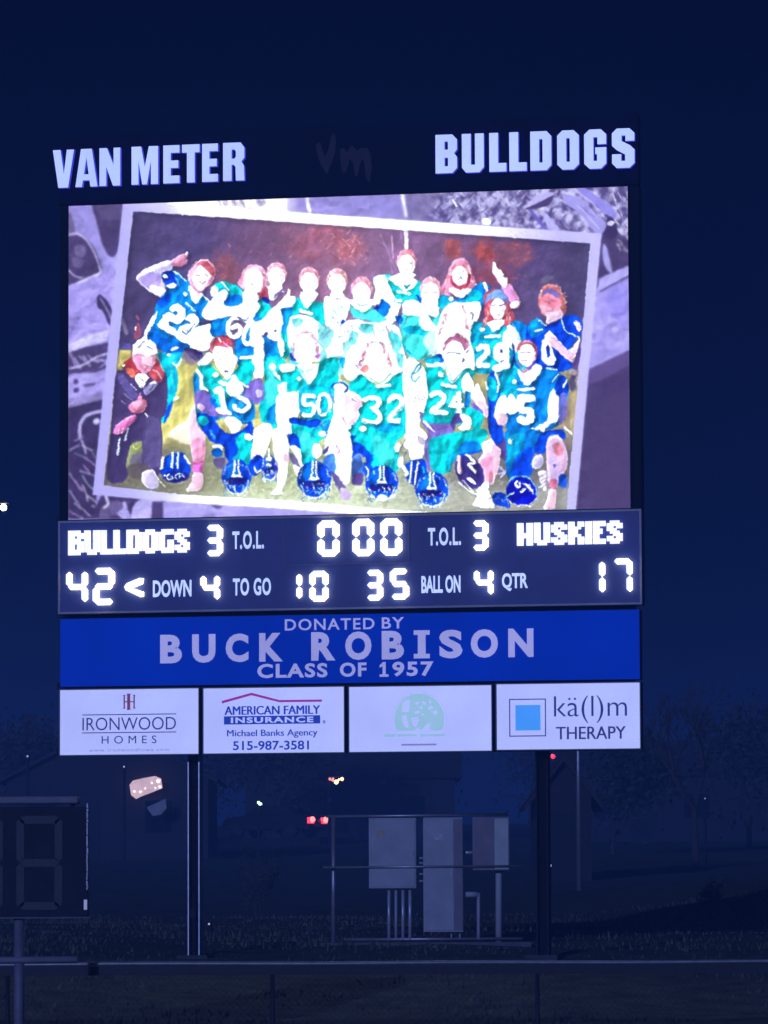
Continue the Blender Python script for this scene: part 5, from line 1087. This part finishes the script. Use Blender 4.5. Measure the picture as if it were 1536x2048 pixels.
# light pole far behind the right column
g = gpt(1158, 120); q = at(1158, 1500, 120)
PL = tag(empty('utility_pole', g), 'slim pale pole standing behind the right side of the scoreboard', 'pole')
MB().tube((0,0,-.2), (0,0,q.z-g.z+3), .07, 10, .05).build('shaft', m_steel, PL, smooth=True); MB().box(-.6, .6, -.03, .03, q.z-g.z+2.6, q.z-g.z+2.7).build('cross_arm', m_darksteel, PL)
def house(px, Y, w, d, h, rise, wall, label, rz=0., win=(), gable_front=True):
    g = gpt(px, Y); r = tag(empty('house', g, rz), label, 'house')
    mb = MB(); mb.box(-w/2, w/2, 0, d, -.5, h)
    if gable_front:
        mb.prism([(-w/2, h+.001), (w/2, h+.001), (0, h+rise)], 0, d); mb.build('wall', wall, r)
        e = .35; t = .14; sl = rise/(w/2)
        rm = MB()
        for s in (-1, 1):
            rm.add([(s*(w/2+e), -e, h-e*sl+.02), (0, -e, h+rise+.02), (0, d+e, h+rise+.02), (s*(w/2+e), d+e, h-e*sl+.02),
                    (s*(w/2+e), -e, h-e*sl+.02+t), (0, -e, h+rise+.02+t), (0, d+e, h+rise+.02+t), (s*(w/2+e), d+e, h-e*sl+.02+t)], [(0,1,2,3),(4,5,6,7),(0,1,5,4),(1,2,6,5),(2,3,7,6),(3,0,4,7)])
        rf = rm.build('roof', m_roof, r)
    else:
        mb.build('wall', wall, r); e = .35
        rm = MB(); rm.add([(-w/2-e, -e, h), (w/2+e, -e, h), (w/2+e, d+e, h), (-w/2-e, d+e, h), (-w/2-e, d/2, h+rise), (w/2+e, d/2, h+rise)], [(0,1,5,4),(3,4,5,2),(0,4,3),(1,2,5),(0,3,2,1)])
        rf = rm.build('roof', m_roof, r)
    MB().box(w*.2-.3, w*.2+.3, d*.55, d*.55+.6, h+rise*.3, h+rise+.7).build('chimney', wall, rf)
    for (wx, wz, ww, wh) in win:
        f = MB(); f.box(wx-ww/2-.07, wx+ww/2+.07, -.05, -.002, wz-wh/2-.07, wz+wh/2+.07); fo_ = f.build('window', m_wall, r)
        MB().box(wx-ww/2, wx+ww/2, -.062, -.052, wz-wh/2, wz+wh/2).build('pane', m_glass, fo_)
    MB().box(-w*.1-.45, -w*.1+.45, -.04, -.002, 0, 2.05).build('door', m_darksteel, r)
    return r
h1 = house(215, 168, 7.5, 9, 3.0, 1.9, m_wall2, 'brown gabled house with a lamplit porch behind the play clock', win=[(1.9,1.6,1,1.2),(-2.4,1.6,1,1.2)])
# lit porch on that house
g = h1.location; pa = at(259, 1598, 168); pb = at(324, 1552, 168)
pts = [(266,1561),(288,1556),(310,1552),(322,1557),(325,1576),(308,1583),(282,1593),(272,1598),(262,1590),(259,1570)]
P = [(at(x, y, 167.6).x-g.x, at(x, y, 167.6).z-g.z) for x, y in pts]
pw = MB().prism(P, -.42, -.3).build('porch_wall', m_litwall, h1); pw['label'] = 'pink porch wall with lamplight put in as glow'
for (x, y, r_) in [(269,1583,.05),(281,1584,.055),(291,1577,.04),(304,1566,.05),(317,1562,.08),(320,1574,.06),(311,1576,.04)]:
    p = at(x, y, 167.3); MB().ball((p.x-g.x, -.8, p.z-g.z), r_, 8, 5).build('porch_lamp', m_porch, h1)
P = [(at(x, y, 167).x-g.x, at(x, y, 167).z-g.z) for x, y in [(294,1615),(332,1598),(334,1616),(322,1630),(306,1632)]]
MB().prism(P, -1.3, -1.2).build('awning', mat('pale_awning', (.5,.5,.52), .8, var=.2), h1)
house(1128, 132, 1.6, 5, 2.5, 1.0, m_wall2, 'narrow dark shed with a gable front beside the pale pole')
house(-40, 200, 9, 8, 3.2, 2.2, m_wall2, 'dark gabled house beyond the play clock at the left edge', win=[(2,1.7,1,1.2)])
house(1330, 210, 11, 9, 3.0, 1.8, m_wall2, 'unlit low house far right behind the grass bank', gable_front=False, win=[(-3,1.6,1.2,1.1),(1.5,1.6,1.2,1.1)])
house(700, 215, 10, 9, 3.0, 2.0, m_wall2, 'dark house with coloured porch bulbs above the electrical rack', gable_front=False, win=[(-3,1.6,1.2,1.1),(3,1.6,1.2,1.1)])
def lamp(name, bits, Y, label, cat, pole=True, group=None):
    p0 = at(bits[0][0], bits[0][1], Y); gz_ = ground_z(p0.x, Y); r = tag(empty(name, (p0.x, Y, gz_)), label, cat, group)
    for (x, y, rad, m) in bits:
        p = at(x, y, Y); MB().ball((p.x-p0.x, 0, p.z-gz_), rad, 10, 7).build('bulb', m, r, smooth=True)
    if pole:
        MB().tube((0, .12, -.2), (0, .12, p0.z-gz_+.1), .05, 8).build('pole', m_darksteel, r)
        MB().box(-.06, .06, .0, .16, p0.z-gz_+.02, p0.z-gz_+.1).build('bracket', m_darksteel, r)
    else:
        xs = [at(b_[0], b_[1], Y).x-p0.x for b_ in bits]; zs = [at(b_[0], b_[1], Y).z-gz_ for b_ in bits]
        MB().box(min(xs)-.1, max(xs)+.1, .1, .16, max(zs)+.05, max(zs)+.12).build('bracket', m_darksteel, r)
        MB().box(min(xs)-.1, min(xs)-.04, .1, .16, -.2, max(zs)+.05).build('pole', m_darksteel, r)
    return r
lamp('porch_lights', [(672.5,1564,.105,m_warm),(660,1558,.07,m_rose),(666,1557,.05,m_rose),(684,1558,.08,m_warm),(678,1559,.05,m_warm),(665,1561,.05,m_rose)], 200, 'cluster of warm and rosy bulbs glowing above the electrical rack', 'light cluster', False)
lamp('mint_lamp', [(517,1605,.05,m_mint),(520,1607.5,.055,m_mint),(522,1608,.04,m_mint)], 160, 'tiny mint green lamp between the left column and the rack', 'lamp', True)
lamp('beacon', [(1106,1513,.085,m_red),(1105,1511,.05,m_red2)], 160, 'small red beacon just under the rightmost sponsor panel', 'beacon', True)
lamp('yard_lamp', [(55,1512.5,.035,m_dim)], 150, 'faint white lamp above the play clock at far left', 'lamp', True)
lamp('yard_lamp', [(248,1533.5,.035,m_dim)], 158, 'faint pale lamp just above the lamplit porch', 'lamp', True)
lamp('yard_lamp', [(1100,1731,.04,m_dim)], 112, 'faint pale lamp low beside the right column', 'lamp', True)
lamp('yard_lamp', [(1410,1597,.02,m_dim)], 150, 'tiny dim lamp alone at the far right', 'lamp', True)
lamp('yard_lamp', [(418,1848,.018,m_dim)], 76, 'tiny pale marker lamp low beside the left column', 'lamp', True)
# street light at the left edge: pole stands just outside the picture, arm reaches in
p = at(7, 1015, 120); g = ground_z(p.x-1.6, 120); SL = tag(empty('street_light', (p.x-1.6, 120, g)), 'bright white street light at the left edge of the picture', 'street light')
hz_ = p.z-g
MB().tube((0,0,-.2), (0,0,hz_+.1), .09, 10, .06).build('pole', m_darksteel, SL, smooth=True); MB().tube((0,0,hz_+.1), (1.45,0,hz_+.16), .035, 8).build('arm', m_black, SL)
hd = MB().box(1.42, 1.74, -.1, .1, hz_+.1, hz_+.18).build('lamp_head', m_black, SL, bevel=.02); MB().ball((1.6,0,hz_), .085, 14, 9).build('lens', m_white, hd, smooth=True)
# car seen from behind at an angle
def car(px, Y, rz, label, zoff=0):
    g = gpt(px, Y); r = tag(empty('parked_car', g + Vector((0,0,zoff)), rz), label, 'car')
    prof = [(-2.2,.35),(-2.25,.75),(-2.1,.95),(-1.5,1.02),(-1.1,1.42),(.4,1.45),(1.1,1.02),(2.0,.9),(2.2,.7),(2.2,.35)]
    mb = MB(); n_ = len(prof); w = .86
    mb.add([(-w, y, z) if z < 1.1 else (-w*.82, y, z) for y, z in prof]+[(w, y, z) if z < 1.1 else (w*.82, y, z) for y, z in prof], [tuple(range(n_)), tuple(reversed(range(n_, 2*n_)))]+[(i, n_+i, n_+(i+1) % n_, (i+1) % n_) for i in range(n_)])
    mb.build('body', m_paint, r, bevel=.05)
    MB().add([(-.66,-1.54,1.04),(.66,-1.54,1.04),(.6,-1.15,1.38),(-.6,-1.15,1.38)], [(0,1,2,3)]).build('rear_window', m_glass, r)
    for sx_ in (-.87, .87):
        for wy in (-1.4, 1.4):
            wh = MB().tube((sx_-.1, wy, .33), (sx_+.1, wy, .33), .33, 16).build('wheel', m_tyre, r); MB().tube((sx_-.11, wy, .33), (sx_+.11, wy, .33), .19, 12).build('rim', m_rim, wh)
    for sx_ in (-.64, .64):
        tl = MB().box(sx_-.26, sx_+.26, -2.29, -2.2, .62, .9).build('tail_light', m_red, r, bevel=.01); MB().ball((sx_, -2.33, .8), .14, 8, 6).build('bulb', m_red2, tl)
    MB().box(-.26, .26, -2.27, -2.255, .5, .62).build('licence_plate', m_trim, r)
    return r
CY = 205.0; lp = at(631, 1641, CY)
cr_ = car(631, CY, math.radians(63), 'dark parked car with two red tail lights left of the rack')
cr_.location = Vector((lp.x-1.9, CY, lp.z-.78))
MB().box(-1.6, 1.6, -3.2, 3.2, -1.8, -.02).build('driveway_slab', mat('drive', (.02,.02,.02), .9, var=.2), cr_)
# trees
def tree(px, Y, H_, crown, label, seed, leaves=2600, bare=False):
    rnd = random.Random(seed); g = gpt(px, Y); r = tag(empty('tree', g), label, 'tree', 'trees behind the scoreboard')
    mb = MB(); tips = []
    def grow(p, d, L_, rad, lev):
        q_ = p + d*L_; mb.tube(p, q_, rad, 7, rad*.65, cap=False)
        if lev == 0: tips.append(q_); return
        for k in range(3 if lev > 1 else 4):
            nd = (d + Vector((rnd.uniform(-.8,.8), rnd.uniform(-.8,.8), rnd.uniform(-.05,.5)))).normalized(); grow(q_, nd, L_*rnd.uniform(.6,.8), rad*.6, lev-1)
        tips.append(q_)
    grow(Vector((0,0,-.3)), Vector((rnd.uniform(-.06,.06),0,1)), H_*.36, H_*.022, 5 if bare else 3)
    mb.build('trunk', m_bark, r)
    if not bare:
        lf = MB()
        for i in range(leaves):
            t_ = rnd.choice(tips); c = t_ + Vector((rnd.gauss(0,1), rnd.gauss(0,1), rnd.gauss(0,.8)))*crown*.16; s = rnd.uniform(.08,.22)
            u = Vector((rnd.gauss(0,1), rnd.gauss(0,1), rnd.gauss(0,1))).normalized(); w_ = u.orthogonal().normalized()
            lf.add([c-u*s, c+w_*s*.5, c+u*s, c-w_*s*.5], [(0,1,2,3)])
        link('crown', lf.mesh('crown', fix=False), m_leaf, r)
    return r
tree(60, 190, 5.2, 5, 'broad dark tree above the play clock', 1); tree(420, 230, 5.5, 5, 'dark round tree behind the left column', 2); tree(560, 205, 6, 5, 'small dark tree left of the rack', 3)
tree(870, 240, 5.5, 5, 'dark tree directly behind the rack', 4); tree(1060, 260, 6, 6, 'tall dark tree behind the right column', 5); tree(1225, 175, 4.6, 4.5, 'rounded tree right of the pale pole', 6)
tree(1392, 150, 6.2, 5, 'bare branching tree at the far right', 7, bare=True); tree(1500, 190, 6, 5.5, 'dark tree at the right edge', 8); tree(740, 300, 6, 6, 'distant tree over the porch bulbs', 9); tree(300, 260, 5.5, 6, 'distant tree over the lamplit porch', 10)
# shrub left of the rack and thin bare stems
def shrub(px, Y, h, label, seed):
    rnd = random.Random(seed); g = gpt(px, Y); r = tag(empty('shrub', g), label, 'shrub'); st = MB(); lf = MB()
    for i in range(26):
        a = rnd.uniform(0, 6.28); l = rnd.uniform(.3,1)*h; q_ = Vector((math.cos(a)*l*.4, math.sin(a)*l*.4, l)); st.tube((0,0,-.05), q_, .012, 4, .004, cap=False)
        for k in range(26):
            c = q_*rnd.uniform(.4,1.05)+Vector((rnd.gauss(0,.08),)*3); u = Vector((rnd.gauss(0,1),rnd.gauss(0,1),rnd.gauss(0,1))).normalized()*.035; w_ = u.orthogonal()*.5; lf.add([c-u,c+w_,c+u,c-w_],[(0,1,2,3)])
    st.build('stem', m_bark, r); link('foliage', lf.mesh('foliage', fix=False), mat('shrub_leaf', (.07,.08,.07), .8, var=.3, scale=4), r)
shrub(515, 96, 1.7, 'loose grey shrub in the dark between left column and rack', 21); shrub(1420, 84, .5, 'low pale shrub on the right grass bank', 22)
# ------------------------------------------------------------------ air
hz = MB().box(-260, 260, -40, 700, -1, 17.5).mesh('haze'); hm = bpy.data.materials.new('haze'); hm.use_nodes = True; n = hm.node_tree
for x in list(n.nodes):
    if x.type == 'BSDF_PRINCIPLED': n.nodes.remove(x)
pv = n.nodes.new('ShaderNodeVolumePrincipled'); pv.inputs['Color'].default_value = (.20,.48,1,1); pv.inputs['Density'].default_value = .0038; pv.inputs['Anisotropy'].default_value = 0
n.links.new(pv.outputs[0], n.nodes['Material Output'].inputs['Volume'])
tag(link('haze', hz, hm), kind='stuff')
